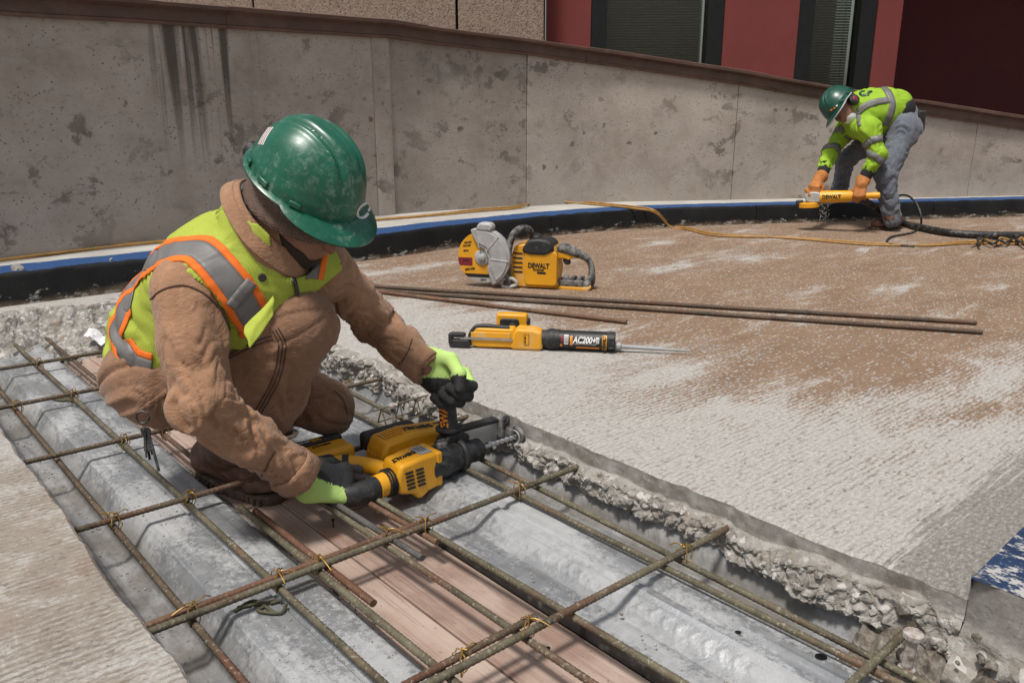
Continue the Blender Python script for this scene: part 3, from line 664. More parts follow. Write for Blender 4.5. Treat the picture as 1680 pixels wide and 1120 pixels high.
# crumbs swept over deck, boards and slab
m = MB()
for k in range(1500):
    q = rng.random()
    if q < .5:
        a = rng.uniform(.2, 3.5); b, z = rng.choice([(.337, ZV), (.40, ZV), (.42, ZV), (.685, -.138), (.69, -.138), (1.25, ZV), (1.31, ZV), (1.02, -.11)]); b += rng.gauss(0, .012)
    elif q < .75: a = rng.uniform(.4, 3.5); b = rng.uniform(.48, .64); z = ZR
    else: a = rng.uniform(.45, 4); b = 1.43 + abs(rng.gauss(0, .35)); z = 0
    pebble(m, W2(a, b, z + .001), rng.uniform(.0012, .0042) * (1.0 if q < .5 else .75), 2000 + k)
for k in range(160):
    b = rng.uniform(.1, 1.4); pebble(m, W2(rng.uniform(3.45, 3.65), b, -.13), rng.uniform(.004, .016), 5000 + k)
tag(m.build('concrete_crumbs', MT['rough'], smooth=None, fix=False), 'loose concrete crumbs scattered over deck and slab', 'crumbs', kind='stuff')
# ================================================================== reinforcing bars
def rebar(p0, p1, mat, label, group, r=.0066, ndir=1, seed=0, pitch=.0105, cat='rebar', wob=.0022, cut=None):
    p0 = Vector(p0); p1 = Vector(p1); ln = (p1 - p0).length; M = rot_to(p1 - p0); n = int(ln / pitch * 4); sides = 12
    vs = []
    for i in range(n + 1):
        x = ln * i / n; oy = wob * nz(x * 1.6, seed * 3.1) ; oz = wob * .6 * nz(x * 1.9, seed * 5.7 + 4)
        for k in range(sides):
            a = 2 * math.pi * k / sides
            c = math.cos(2 * math.pi * x / pitch + (1.6 * ndir) * math.sin(a) * (1 if math.cos(a) > 0 else -1))
            rr = r * (1 + .17 * max(0, c) ** 1.5 * abs(math.cos(a)) ** .4 + (.07 if k in (3, 9) else 0))
            vs.append((M @ Vector((x, oy + rr * math.cos(a), oz + rr * math.sin(a)))))
    b = MB(); b.v = [tuple(v) for v in vs]
    b.f = [(i * sides + k, (i + 1) * sides + k, (i + 1) * sides + (k + 1) % sides, i * sides + (k + 1) % sides) for i in range(n) for k in range(sides)]
    b.f += [tuple(range(sides)), tuple(range(n * sides, (n + 1) * sides))[::-1]]; b.mi = [0] * len(b.f)
    o = b.build('rebar', mat, smooth=60, fix=True); o.location = p0
    return tag(o, label, cat, group)
GL, GC = 'reinforcing bars running along the trench', 'reinforcing bars crossing the trench'
ZL, ZC = -.074, -.0575
rebar(W2(.02, .404, ZL), W2(3.72, .404, ZL - .01), MT['bar_brown'], 'brown long bar over the deck valley beside the foreground slab', GL, seed=1)
rebar(W2(.02, .574, ZL), W2(3.82, .562, ZL), MT['bar_olive'], 'olive long bar over the crest of the left deck panel', GL, seed=2)
rebar(W2(2.0, .676, ZL), W2(3.70, .680, ZL), MT['bar_brown'], 'brown long bar over the deck and board joint behind the kneeling worker', GL, seed=3)
rebar(W2(.02, .664, ZL), W2(1.70, .652, ZL), MT['bar_olive'], 'olive long bar over the narrow board beside the left deck panel', GL, seed=4, r=.0070)
rebar(W2(1.155, .678, ZL + .002), W2(1.66, .672, ZL), MT['bar_rust'], 'short dark bar with rusty cut end lapped on the narrow-board bar', GL, seed=5, r=.0072)
rebar(W2(.02, .838, ZL), W2(1.85, .803, ZL), MT['bar_olive'], 'olive long bar over the middle boards under the drill', GL, seed=6)
rebar(W2(1.215, .833, ZL + .010), W2(1.66, .815, ZL + .012), MT['bar_dark'], 'short dark new dowel bar tied to the middle long bar', GL, seed=7, r=.0070)
rebar(W2(.02, .948, ZL), W2(2.3, .898, ZL), MT['bar_olive'], 'olive long bar over the boards along the dark steel strip', GL, seed=8)
rebar(W2(1.262, .905, ZL - .002), W2(1.72, .885, ZL - .002), MT['bar_rust'], 'short rusty bar lapped beside the steel-strip bar', GL, seed=9)
rebar(W2(.02, 1.196, ZL), W2(2.75, 1.178, ZL), MT['bar_olive'], 'olive long bar over the crest of the chevron deck', GL, seed=10)
rebar(W2(.02, 1.222, ZL - .006), W2(3.3, 1.300, ZL), MT['bar_olive'], 'pale dusty long bar over the valley next to the broken slab', GL, seed=11)
rebar(W2(3.285, .12, ZC), W2(3.262, .86, ZC), MT['bar_brown'], 'brown cross bar in front of the broken slab remnant', GC, seed=12)
rebar(W2(2.805, .20, ZC), W2(2.795, 1.42, ZC), MT['bar_brown'], 'brown cross bar passing behind the kneeling worker at the boards', GC, seed=13)
rebar(W2(2.285, .30, ZC), W2(2.265, 1.42, ZC), MT['bar_brown'], 'brown cross bar passing under the kneeling worker\'s keys', GC, seed=14)
rebar(W2(1.802, .322, ZC), W2(1.778, 1.40, ZC), MT['bar_brown'], 'brown cross bar ending under the worker\'s boot', GC, seed=15)
rebar(W2(1.322, .325, ZC), W2(1.306, 1.385, ZC), MT['bar_olive'], 'olive cross bar below the drill running into the broken slab', GC, seed=16, r=.0070)
rebar(W2(1.344, .315, ZC - .001), W2(1.330, .93, ZC), MT['bar_rust'], 'rusty cross bar lapped against the olive bar below the drill', GC, seed=17)
rebar(W2(.895, .46, ZC), W2(.862, 1.40, ZC), MT['bar_olive'], 'olive cross bar with red rust spots over the steel strip', GC, seed=18, r=.0070)
rebar(W2(.915, .47, ZC), W2(.907, .862, ZC), MT['bar_brown'], 'short brown cross bar lapped with the rust-spotted bar', GC, seed=19)
rebar(W2(.446, .90, ZC), W2(.446, 1.345, ZC), MT['bar_olive'], 'dusty cross bar running into the rubble beside the headed stud', GC, seed=20, r=.0070)
# loose bars lying on the slab
GS = 'loose bars lying on the slab'
def on(u, v, z): return PZ(u, v, z)
rebar(on(585, 474, .011), on(1612, 545, .011), MT['bar_site'], 'long loose dark ribbed bar on the slab, the one lying closer to the dispenser', GS, r=.0088, seed=21, pitch=.013, wob=.004)
rebar(on(585, 468, .011), on(1602, 529, .011), MT['bar_site'], 'long loose dark ribbed bar on the slab, the one lying closer to the cut-off saw', GS, r=.0088, seed=22, pitch=.013, wob=.004)
rebar(on(560, 471, .011), on(1028, 528, .011), MT['bar_rust'], 'shorter smooth rusty bar ending behind the dispenser', GS, r=.0088, seed=23, pitch=.03, wob=.003)
# ------------------------------------------------------------------ wire ties
def tie(a, b, z, seed, label):
    r = random.Random(seed); o = W2(a, b, z); root = MB(); rad = .0013
    for q in range(2):
        pts = []
        for k in range(26):
            t = k / 25 * 2 * math.pi; w = (.5 - q) * .016 + .004 * r.uniform(-1, 1)
            e = 1.0 + .15 * r.uniform(-1, 1); ang = (R(45) if q else R(-45)) + r.uniform(-.1, .1)
            lx, lz = .0155 * e * math.cos(t), .0235 * e * math.sin(t) + .002
            d = Vector((math.cos(ang + TH), math.sin(ang + TH), 0)); n = Vector((-d.y, d.x, 0))
            pts.append(d * lx + n * w * .3 + Vector((0, 0, lz)))
        root.tube(pts, rad, 5)
    tz = .020
    for q in range(2):
        d = Vector((r.uniform(-1, 1), r.uniform(-1, 1), 0)).normalized(); L_ = r.uniform(.018, .05)
        pts = [Vector((0, 0, tz))] + [d * L_ * k + Vector((0, 0, tz + (.012 * k - .018 * k * k) + .003 * r.uniform(-1, 1))) for k in (.35, .7, 1)]
        root.tube(crom(pts, 4), rad, 5)
    ob = root.build('wire_tie', MT['wire'], smooth=60); ob.location = o
    tag(ob, label, 'wire tie', 'wire ties on the bar crossings')
TL = [(3.27, .563, 'left deck crest bar and the cross bar by the slab remnant'), (2.80, .404, 'slab-side valley bar and the cross bar behind the worker'), (2.795, .565, 'left deck crest bar and the cross bar behind the worker'), (2.275, .566, 'left deck crest bar and the cross bar under the keys'), (2.275, .676, 'narrow-board bar and the cross bar under the keys'), (1.795, .404, 'slab-side valley bar and the cross bar under the boot'), (1.795, .569, 'left deck crest bar and the cross bar under the boot'),
      (1.335, .404, 'slab-side valley bar and the lapped cross bars'), (1.335, .571, 'left deck crest bar and the lapped cross bars'), (1.332, .658, 'narrow-board bar and the lapped cross bars'), (1.335, .822, 'middle long bar and dark dowel'), (1.315, .912, 'steel-strip bar and the cross bar below the drill'), (1.31, 1.186, 'chevron deck crest bar and the cross bar below the drill'), (.90, .835, 'middle long bar and the rust-spotted cross bar'), (.905, .69, 'short lapped bars ahead of the rust spots'), (.865, 1.245, 'pale dusty bar and the rust-spotted cross bar'), (2.275, 1.28, 'pale dusty bar behind the drill')]
for k, (a, b, w) in enumerate(TL): tie(a, b, (ZL + ZC) / 2, 40 + k, 'yellow wire tie at ' + w.replace(' and the ', ' and '))
# ------------------------------------------------------------------ headed studs
def stud(p, h, r, label, lean=0):
    m = MB(); m.lathe([(0, r * 1.5), (.006, r * 1.5), (.008, r), (h - .012, r), (h - .010, r * 1.75), (h - .002, r * 1.8), (h, r * 1.6)], Matrix.Rotation(-math.pi / 2 + lean, 4, 'Y'), 16)
    o = m.build('headed_stud', MT['stud'], smooth=30); o.location = p; tag(o, label, 'stud', 'headed studs in the trench')
MT['stud'] = plain('rusty_stud', (.22, .15, .12), .8, .1, .5, 45, .75, (.52, .50, .47), .4, 150)
stud(PZ(1486, 1100, -.085), .075, .0092, 'rusty headed stud standing in the rubble by the sawn kerb end', .05)
stud(PZ(648, 706, -.10), .085, .0085, 'rusty headed stud standing behind the drill by the wire bolster', -.04)
# wire bolster (slab chair) behind the drill
m = MB(); q0, q1 = PZ(612, 700, -.09), PZ(775, 650, -.09); dv = (q1 - q0); per = Vector((-dv.y, dv.x, 0)).normalized() * .022
for s in (-1, 1):
    m.tube([q0 + per * s, q1 + per * s], .0028, 6)
m.tube([q0 + Vector((0, 0, .05)), q1 + Vector((0, 0, .05))], .003, 6)
for k in range(6):
    p = q0 + dv * (k + .5) / 6
    m.tube([p - per, p + Vector((0, 0, .05)), p + per], .0024, 6)
o = m.build('wire_bolster', MT['bar_olive'], smooth=60); tag(o, 'olive wire bolster frame leaning behind the drill', 'wire bolster')
# nails standing in the boards and short twisted wire offcuts on the deck
for k, (u, v, w) in enumerate([(547, 866, 'small dark nail standing up in the middle board near the glove'), (899, 1080, 'small dark nail standing up in the board near the rust stain')]):
    m = MB(); m.lathe([(0, .0018), (.020, .0018), (.021, .0042), (.0235, .0042)], Matrix.Rotation(-math.pi / 2, 4, 'Y'), 8)
    o = m.build('nail', MT['frame_black'], smooth=30); o.location = PZ(u, v, -.139); tag(o, w, 'nail', 'nails in the boards')
MT['wire_old'] = plain('old_wire', (.085, .082, .045), .8, .1, .4, 60)
for k, (u, v, w) in enumerate([(430, 995, 'bent mossy wire offcut on the deck crest under the lapped cross bars'), (108, 655, 'bent mossy wire offcut on the deck crest by the slab-side cross bar')]):
    m = MB(); r = random.Random(k + 5); c = PZ(u, v, ZR + .005)
    for q in range(3):
        pts = [Vector((r.uniform(-.05, .05), r.uniform(-.025, .025), 0)) for _ in range(4)]
        m.tube(crom(pts, 5), .0034, 6)
    o = m.build('wire_offcut', MT['wire_old'], smooth=60); o.location = c; tag(o, w, 'wire', 'wire offcuts on the deck')
# white paper scrap tucked in the broken remnant
m = MB(); c = PZ(160, 565, -.10)
m.grid(lambda i, j: Vector((-.05 + .10 * i / 12, -.022 + .044 * j / 6, .012 * nz(i * .5, j * .6) + .02 * math.sin(i * .5) + .004 * j)), 13, 7)
MT['paper'] = plain('white_paper', (.72, .72, .74), .8, 0, .12, 14)
o = m.build('paper_scrap', MT['paper'], smooth=None); o.location = c + Vector((0, 0, .025)); so = o.modifiers.new('thick', 'SOLIDIFY'); so.thickness = .002
tag(o, 'crumpled white paper scrap caught under the broken slab remnant', 'paper')
# stray pale stones on the kerb top
for k, (u, v, r_, w) in enumerate([(28, 441, .030, 'larger pale concrete chip on the blue kerb beside the cord'), (182, 426, .012, 'small pale concrete chip on the blue kerb')]):
    m = MB(); pebble(m, (0, 0, 0), r_, 77 + k); o = m.build('concrete_chip', MT['rough'], smooth=None, bevel=.002); o.location = PZ(u, v, .155); tag(o, w, 'stone', 'chips on the kerb')
# ------------------------------------------------------------------ cords and hose
MT['cord_y'] = plain('yellow_cord', (.36, .19, .045), .55, 0, .3, 20, .25)
MT['cord_k'] = plain('black_rubber', (.014, .014, .015), .5, 0, .3, 20, .3)
def cord(name, pts, r, mat, label, cat='cord', n=8):
    m = MB(); m.tube(crom(pts, 10), r, n); return tag(m.build(name, mat, smooth=70), label, cat)
yl = .158
def kp(u, v, z): return PZ(u, v, z)
for off, lab in ((0, 'yellow extension cord along the wall foot, then snaking across the slab'), (1, 'second yellow extension cord lying alongside the first on ledge and slab')):
    o = off * 3.0; j = off * 4
    pts = [kp(-90, 438 + o, yl), kp(0, 424 + o, yl), kp(120, 410 + o * .6, yl), kp(260, 396 + o * .4, yl), kp(420, 385 + j * .2, yl), kp(600, 362 + o * .3, yl), kp(700, 353 + o * .4, yl), kp(790, 343 + o, yl), kp(850, 338 + o, yl), kp(885, 326 + o, yl + .02), kp(960, 331 + o, yl), kp(1040, 339 + o, yl), PY(1075, 346 + o, 6.16), kp(1100, 357 + o + 12, .012), kp(1130, 374 + o, .008), kp(1180, 384 + o, .008), kp(1300, 391 - o * .4, .008), kp(1420, 401 - o, .008), kp(1520, 402 + o * .3, .008), kp(1600, 396 + o, .008), kp(1760, 400 + o, .008)]
    cord('extension_cord', pts, .0075, MT['cord_y'], lab)
cord('vacuum_hose', [PD(1412, 326, 5.86), PD(1428, 335, 6.0), PD(1452, 350, 6.2), kp(1482, 366, .028), kp(1505, 372, .028), kp(1560, 382, .028), kp(1640, 386, .028), kp(1800, 386, .028)], .026, MT['cord_k'], 'thick black vacuum hose trailing from the grinder across the slab', 'hose', 12)
cord('power_cord', [PD(1426, 321, 5.86), PD(1440, 325, 5.95), PD(1458, 326, 6.25), PD(1484, 320, 6.25), PD(1502, 332, 6.2), PD(1511, 355, 6.15), kp(1509, 374, .01), kp(1495, 382, .008), kp(1462, 389, .008), kp(1458, 400, .008), kp(1500, 404, .008)], .008, MT['cord_k'], 'thin black power cord looping down from the grinder behind the leg')
for q in range(3):
    r = random.Random(q); pts = [kp(1600 + 12 * k + r.uniform(-8, 8), 394 + r.uniform(-4, 9), .012 + .01 * q) for k in range(9)]
    cord('coiled_cord', pts, .008, [MT['cord_k'], MT['cord_y'], MT['cord_k']][q], ['black cord tangle lying past the hose', 'yellow twisted cord tangle lying past the hose', 'upper black cord loop of the tangle past the hose'][q])
# ================================================================== power tools
YEL = (.72, .335, .012)
MT['yel'] = plain('yellow_tool_plastic', YEL, .42, 0, .12, 9, .12, (.62, .45, .25), .12, 500)
MT['yel_dusty'] = plain('dusty_yellow_tool_plastic', YEL, .5, 0, .15, 9, .42, (.60, .44, .26), .12, 500)
MT['blk'] = plain('black_tool_rubber', (.018, .018, .019), .55, 0, .3, 30, .22, (.20, .19, .18), .2, 400)
MT['blk_dusty'] = plain('dusty_black_rubber', (.020, .020, .020), .65, 0, .3, 22, .62, (.27, .26, .25), .2, 400)
MT['blk_worn'] = plain('worn_black_case', (.016, .016, .017), .45, 0, .3, 22, .35, (.17, .165, .16), .2, 400)
MT['cast'] = plain('dusty_cast_grey', (.40, .395, .39), .6, .25, .2, 16, .5, (.52, .51, .50), .3, 200)
MT['ink'] = plain('black_print', (.012, .012, .012), .5, 0, .1)
MT['white_ink'] = plain('white_print', (.75, .75, .75), .5, 0, .05)
MT['orange_ink'] = plain('orange_print', (.72, .24, .02), .5, 0, .08)
MT['red_ink'] = plain('dark_red_print', (.20, .012, .022), .6, 0, .1)
MT['alu'] = plain('brushed_aluminium', (.62, .62, .63), .32, .85, .12, 12, .15)
MT['plast_grey'] = plain('grey_plastic', (.32, .33, .34), .35, 0, .1, 12)
MT['tan_cyl'] = plain('steel_bit', (.55, .55, .55), .3, .9, .2, 30)
def lettering(txt, size, M, mat, parent, fat=.0, sx=1.0, depth=.0007, shear=0.0, name='lettering'):
    return link(name, text_mesh(txt, size, M, depth, fat, sx=sx, shear=shear), mat, parent)
def rrect(w, h, r, n=4, cx=0, cy=0):
    p = []
    for (sx, sy, a0) in ((1, 1, 0), (-1, 1, 90), (-1, -1, 180), (1, -1, 270)):
        for k in range(n + 1):
            a = R(a0 + 90 * k / n); p.append((cx + sx * (w / 2 - r) + r * math.cos(a), cy + sy * (h / 2 - r) + r * math.sin(a)))
    return p
def basis(o, x, y, z): return Matrix.Translation(Vector(o)) @ Matrix((Vector(x), Vector(y), Vector(z))).transposed().to_4x4()
# ------------------------------------------------------------------ cut-off saw.  local x = right along body, y = away from camera, z = up
saw_o = PZ(820, 470, 0); saw_end = PZ(966, 478, 0)
sd = (saw_end - saw_o); sd.z = 0; SS = sd.length / .455
saw = empty('cut_off_saw', saw_o, 'yellow and black battery cut-off saw with dusty grey blade guard on the slab', 'cut-off saw', rot=(0, 0, math.atan2(sd.y, sd.x))); saw.scale = (SS, SS, SS)
m = MB()
m.prism([(.0, .012), (.0, .05), (.03, .075), (.075, .20), (.09, .215), (.15, .222), (.20, .215), (.262, .235), (.285, .205), (.290, .155), (.298, .10), (.292, .045), (.302, .02), (.27, .006), (.03, .004)], -.005, .135, 'y')
body = m.build('motor_housing', MT['yel_dusty'], saw, smooth=35, bevel=.007, seg=3)
m = MB(); m.prism(rrect(.165, .17, .02, cx=.215, cy=.105), -.020, .0, 'y'); m.build('battery_door', MT['yel'], saw, smooth=35, bevel=.005, seg=3)
m = MB(); m.prism([(.118, .185), (.128, .212), (.152, .245), (.20, .252), (.245, .247), (.272, .232), (.282, .20), (.26, .183), (.235, .172), (.162, .172), (.135, .180)], -.028, .12, 'y'); m.build('filter_cover', MT['blk'], saw, smooth=35, bevel=.012, seg=3)
m = MB(); m.prism([(.165, .246), (.205, .246), (.20, .262), (.172, .262)], .0, .08, 'y'); m.build('cover_latch', MT['blk'], saw, smooth=35, bevel=.006)
m = MB()
for k in range(5): m.prism(rrect(.048, .0075, .0035, 3, .096, .082 + .023 * k), -.0075, .002, 'y')
m.build('vent_slots', MT['ink'], saw, smooth=None)
for k in range(3):
    m = MB(); m.lathe([(-.01, .011), (.006, .010), (.010, .007)], TM((.281, -.004, .075 + .038 * k), (0, -1, 0)), 12); m.build('bumper_stud', MT['yel_dusty'], saw, smooth=40)
# rear handle loop
m = MB(); m.tube(crom([(.285, .06, .195), (.33, .06, .196), (.37, .06, .178), (.425, .06, .158), (.452, .06, .12), (.457, .06, .07), (.445, .06, .028), (.41, .06, .016), (.34, .06, .016), (.285, .06, .02)], 6), [.021 + .006 * math.sin(i * .2) for i in range(55)], 12, sx=1.15); m.build('rear_handle', MT['blk_dusty'], saw, smooth=60)
m = MB(); m.prism([(.285, .145), (.315, .150), (.345, .142), (.36, .155), (.40, .150), (.41, .158), (.36, .170), (.30, .180), (.285, .185)], .040, .082, 'y'); m.build('trigger_guard', MT['yel'], saw, smooth=35, bevel=.006)
m = MB(); m.prism([(.315, .128), (.33, .118), (.347, .118), (.35, .135), (.338, .150), (.31, .146)], .046, .074, 'y'); m.build('trigger', MT['blk'], saw, smooth=35, bevel=.005)
m = MB()
for k in range(9):
    pebble(m, (.305 + .013 * k, .05, .03 + .012 * (k % 3)), .020, 300 + k)
m.box((.355, .05, .03), (.13, .06, .03)); m.build('rear_skid', MT['blk_dusty'], saw, smooth=None, bevel=.003)
m = MB(); m.prism([(.02, .0), (.445, -.004), (.462, .01), (.458, .026), (.444, .014), (.02, .016)], .015, .105, 'y'); m.build('base_skid', MT['yel_dusty'], saw, smooth=35, bevel=.004)
# front wrap handle
m = MB(); m.tube(crom([(.052, -.028, .022), (.050, -.030, .10), (.056, -.028, .20), (.075, -.02, .265), (.10, .02, .292), (.128, .075, .285), (.138, .115, .245), (.135, .135, .20)], 8), .0175, 14); m.build('front_handle', MT['blk_dusty'], saw, smooth=60)
m = MB(); m.tube(crom([(.015, -.03, .022), (.03, -.034, .048), (.075, -.034, .05), (.098, -.03, .024), (.06, -.03, .008), (.02, -.03, .008)], 5), .010, 8); m.build('handle_mount', MT['cast'], saw, smooth=60)
# blade + guard
BC = Vector((-.078, -.04, .152)); BR = .128
m = MB(); m.lathe([(-.0016, BR), (.0016, BR)], TM(BC, (0, -1, 0)), 64); blade = m.build('cutting_disc', MT['yel'], saw, smooth=30)
def disc_seg(name, y0, y1, mat, r=BR * .995, off=.0022, x0=-1, x1=1):
    pts = []
    ys = [y0 + (y1 - y0) * k / 10 for k in range(11)]
    L_ = [(max(-math.sqrt(max(0, r * r - y * y)), x0), y) for y in ys]; R_ = [(min(math.sqrt(max(0, r * r - y * y)), x1), y) for y in ys[::-1]]
    mm = MB(); mm.prism(L_ + R_, -off, -.0017, 'y', Matrix.Translation(BC)); return mm.build(name, mat, blade, smooth=None)
disc_seg('disc_label', -.045, -.004, MT['red_ink'], x1=-.052)
disc_seg('disc_band', -.102, -.084, MT['ink'])
disc_seg('disc_rim_tip', -.127, -.103, MT['cast'])
for (tx, s_, x, z, mm_) in [('ABRASIVE', .012, -.075, .072, 'ink'), ('MAX 6600', .012, -.080, .056, 'ink'), ('METAL', .012, -.085, .03, 'ink'), ('6600 RPM', .017, -.066, -.062, 'ink'), ('WARNING', .009, -.086, -.018, 'ink'), ('229mm', .014, .005, -.113, 'ink')]:
    lettering(tx, s_, Matrix.Translation(BC + Vector((x, -.0024, z))) @ Matrix.Rotation(R(90), 4, 'X') @ Matrix.Rotation(R(8), 4, 'Z'), MT[mm_], blade, .0004, .75)
m = MB(); m.lathe([(.0, .040), (.006, .040), (.010, .034), (.011, .020), (.018, .018), (.022, .010)], TM(BC, (0, -1, 0)), 28); m.build('arbor_flange', MT['cast'], saw, smooth=30)
# guard: half shell covering the right and top of the disc
def guard_pt(t, rr): return (BC.x + rr * math.cos(t), BC.z + rr * math.sin(t))
ga, gb = R(-68), R(112); GR = BR + .020
out_ = [guard_pt(ga + (gb - ga) * k / 30, GR) for k in range(31)]
inn = [guard_pt(R(112), .105), guard_pt(R(104), .055), guard_pt(R(70), .046), guard_pt(R(40), .030), guard_pt(R(0), .035), guard_pt(R(-40), .048), guard_pt(R(-62), .060), guard_pt(R(-66), .10)]
m = MB(); m.prism(out_ + inn, BC.y - .022, BC.y + .022, 'y'); gd = m.build('blade_guard', MT['cast'], saw, smooth=30, bevel=.006, seg=3)
m = MB(); m.prism([guard_pt(ga + (gb - ga) * k / 30, GR - .012) for k in range(2, 29)] + [guard_pt(R(100), .075), guard_pt(R(60), .06), guard_pt(R(10), .05), guard_pt(R(-45), .065)], BC.y - .027, BC.y - .020, 'y'); m.build('guard_face', MT['cast'], gd, smooth=30, bevel=.004)
m = MB()
for t in (-5, 50, 100): m.tube([(*[guard_pt(R(t), .05)[0]], BC.y - .026, guard_pt(R(t), .05)[1]), (guard_pt(R(t), .140)[0], BC.y - .026, guard_pt(R(t), .140)[1])], .004, 6)
m.build('guard_rib', MT['cast'], gd, smooth=50)
p = guard_pt(R(84), GR); m = MB(); m.prism([(-.04, -.012), (.035, -.016), (.05, .004), (.036, .026), (-.02, .028), (-.036, .012)], -.03, .03, 'y', Matrix.Translation((p[0], BC.y, p[1]))); m.build('guard_handle', MT['cast'], gd, smooth=30, bevel=.010, seg=3)
m = MB(); m.box((-.02, .02, .12), (.10, .05, .06)); m.build('guard_arm', MT['cast'], saw, smooth=30, bevel=.01)
lettering('DEWALT', .034, Matrix.Translation((.205, -.0212, .118)) @ Matrix.Rotation(R(90), 4, 'X'), MT['ink'], saw, .0012, .78)
lettering('BRUSHLESS', .012, Matrix.Translation((.205, -.0212, .098)) @ Matrix.Rotation(R(90), 4, 'X'), MT['ink'], saw, .0004, .9)
m = MB(); m.prism(rrect(.045, .010, .003, 3, .22, .084), -.0214, -.0195, 'y'); m.build('rating_badge', MT['ink'], saw, smooth=None)
# ------------------------------------------------------------------ adhesive dispenser. local x = along tube to the right
dp0 = PZ(745, 566, 0); dp1 = PZ(1011, 577, 0); dv = dp1 - dp0; DS = dv.length / .625
dis = empty('adhesive_dispenser', dp0, 'yellow battery adhesive dispenser with black anchoring-adhesive cartridge lying on the slab', 'dispenser', rot=(0, 0, math.atan2(dv.y, dv.x))); dis.scale = (DS,) * 3
ZA = .040
m = MB(); m.lathe([(.365, .034), (.368, .0385), (.405, .0385), (.408, .0355), (.59, .0355), (.595, .037), (.618, .037), (.62, .034)], Matrix.Translation((0, 0, ZA)), 36); tb = m.build('cartridge_sleeve', MT['blk'], dis, smooth=35)
m = MB(); m.lathe([(.412, .0362), (.590, .0362)], Matrix.Translation((0, 0, ZA)), 36); lb_ = m.build('cartridge_label', MT['ink'], dis, smooth=35)
def on_tube(txt, size, x, ang, mat, rot=0, fat=.0006, r=.0367, sx=1.0, shear=0):
    M = Matrix.Translation((x, 0, ZA)) @ Matrix.Rotation(R(ang), 4, 'X') @ Matrix.Translation((0, -r, 0)) @ Matrix.Rotation(R(90), 4, 'X') @ Matrix.Rotation(R(rot), 4, 'Z')
    return lettering(txt, size, M, mat, lb_, fat, sx, .0005, shear)
on_tube('AC200+', .034, .506, -14, MT['white_ink'], 0, .0012, .0368, .72, .22)
on_tube('HIGH STRENGTH ANCHORING ADHESIVE', .0048, .505, 10, MT['white_ink'], 0, 0)
def band(x0, x1, a0, a1, mat, name='label_print', r=.0365):
    mm = MB(); n = 8
    for i in range(n + 1):
        a = R(a0 + (a1 - a0) * i / n)
        for x in (x0, x1): mm.v.append((x, -r * math.cos(a), ZA + r * math.sin(a)))
    mm.f = [(2 * i, 2 * i + 1, 2 * i + 3, 2 * i + 2) for i in range(n)]; mm.mi = [0] * n; return mm.build(name, mat, lb_, smooth=40)
band(.572, .589, -50, 50, MT['yel']); band(.430, .446, -14, 45, MT['white_ink']); band(.418, .427, 0, 40, MT['red_ink']); band(.549, .561, -2, 34, MT['white_ink']); band(.452, .462, -20, 40, MT['orange_ink'])
band(.475, .562, -42, -28, MT['orange_ink']); band(.415, .424, -30, -12, MT['orange_ink'])
for k in range(7): band(.4312 + .0021 * k, .4321 + .0021 * k + .0004 * (k % 2), -8, 40, MT['ink'], 'bar_code', .03665)
for k in range(3): band(.550, .560, 4 + 9 * k, 8 + 9 * k, MT['ink'], 'label_print', .03665)
on_tube('DEWALT', .0165, .5805, 0, MT['ink'], 90, .0006, .0369, .9)
for a in (-30, 30, 150, 210):
    c, s = math.cos(R(a)), math.sin(R(a)); m = MB(); m.box((.606, -.0355 * c, ZA + .0355 * s), (.022, .010, .010), Matrix.Rotation(-R(a), 3, 'X')); m.build('sleeve_lug', MT['blk'], tb, smooth=None, bevel=.002)
m = MB(); m.lathe([(.618, .013), (.622, .017), (.640, .017), (.644, .010), (.66, .0085), (.74, .0075), (.83, .005), (.90, .0032)], Matrix.Translation((0, 0, ZA)) @ Matrix.Rotation(R(1.6), 4, 'Y'), 16); m.build('mixing_nozzle', MT['plast_grey'], dis, smooth=40)
# gearbox and front of the body
m = MB(); m.lathe([(.345, .034), (.362, .0355), (.372, .041), (.388, .041), (.398, .038), (.41, .038)], Matrix.Translation((0, 0, ZA)), 30); m.build('collar', MT['blk'], dis, smooth=30)
m = MB(); m.prism([(.225, -.034), (.238, .030), (.252, .044), (.315, .042), (.345, .032), (.350, -.034), (.33, -.040), (.24, -.040)], -.038, .038, 'y', Matrix.Translation((0, 0, ZA))); gb_ = m.build('gear_housing', MT['yel_dusty'], dis, smooth=35, bevel=.010, seg=3)
m = MB(); m.prism([(.075, -.030), (.068, .0), (.085, .042), (.24, .040), (.24, -.034), (.10, -.036)], -.033, .033, 'y', Matrix.Translation((0, 0, ZA))); m.build('rear_housing', MT['yel'], dis, smooth=35, bevel=.008, seg=3)
m = MB(); m.tube(crom([(.075, -.02, ZA - .028), (.070, -.028, ZA + .005), (.088, -.025, ZA + .038), (.12, -.02, ZA + .046), (.22, -.018, ZA + .042)], 5), .009, 8); m.build('rubber_trim', MT['blk'], dis, smooth=60)
m = MB(); m.box((.15, -.0335, ZA + .012), (.155, .006, .028)); m.build('rod_channel', MT['yel_dusty'], dis, smooth=None, bevel=.003)
m = MB(); m.box((.135, -.0365, ZA + .0), (.20, .006, .007))
for k in range(48): m.box((.038 + .0041 * k, -.0365, ZA + .0048), (.002, .006, .0032))
m.build('push_rod', MT['steel'], dis, smooth=None)
m = MB(); m.prism(rrect(.082, .030, .010, 4, .030, ZA - .022), -.042, -.012, 'y'); m.prism(rrect(.060, .018, .006, 3, .022, ZA + .010), -.040, -.016, 'y'); m.box((-.005, -.028, ZA - .004), (.016, .03, .04)); m.build('rod_handle', MT['blk'], dis, smooth=35, bevel=.003)
m = MB(); m.prism(rrect(.020, .040, .002, 2, .288, ZA + .004), -.0400, -.0384, 'y'); lbx = m.build('printed_plate', MT['ink'], gb_, smooth=None)
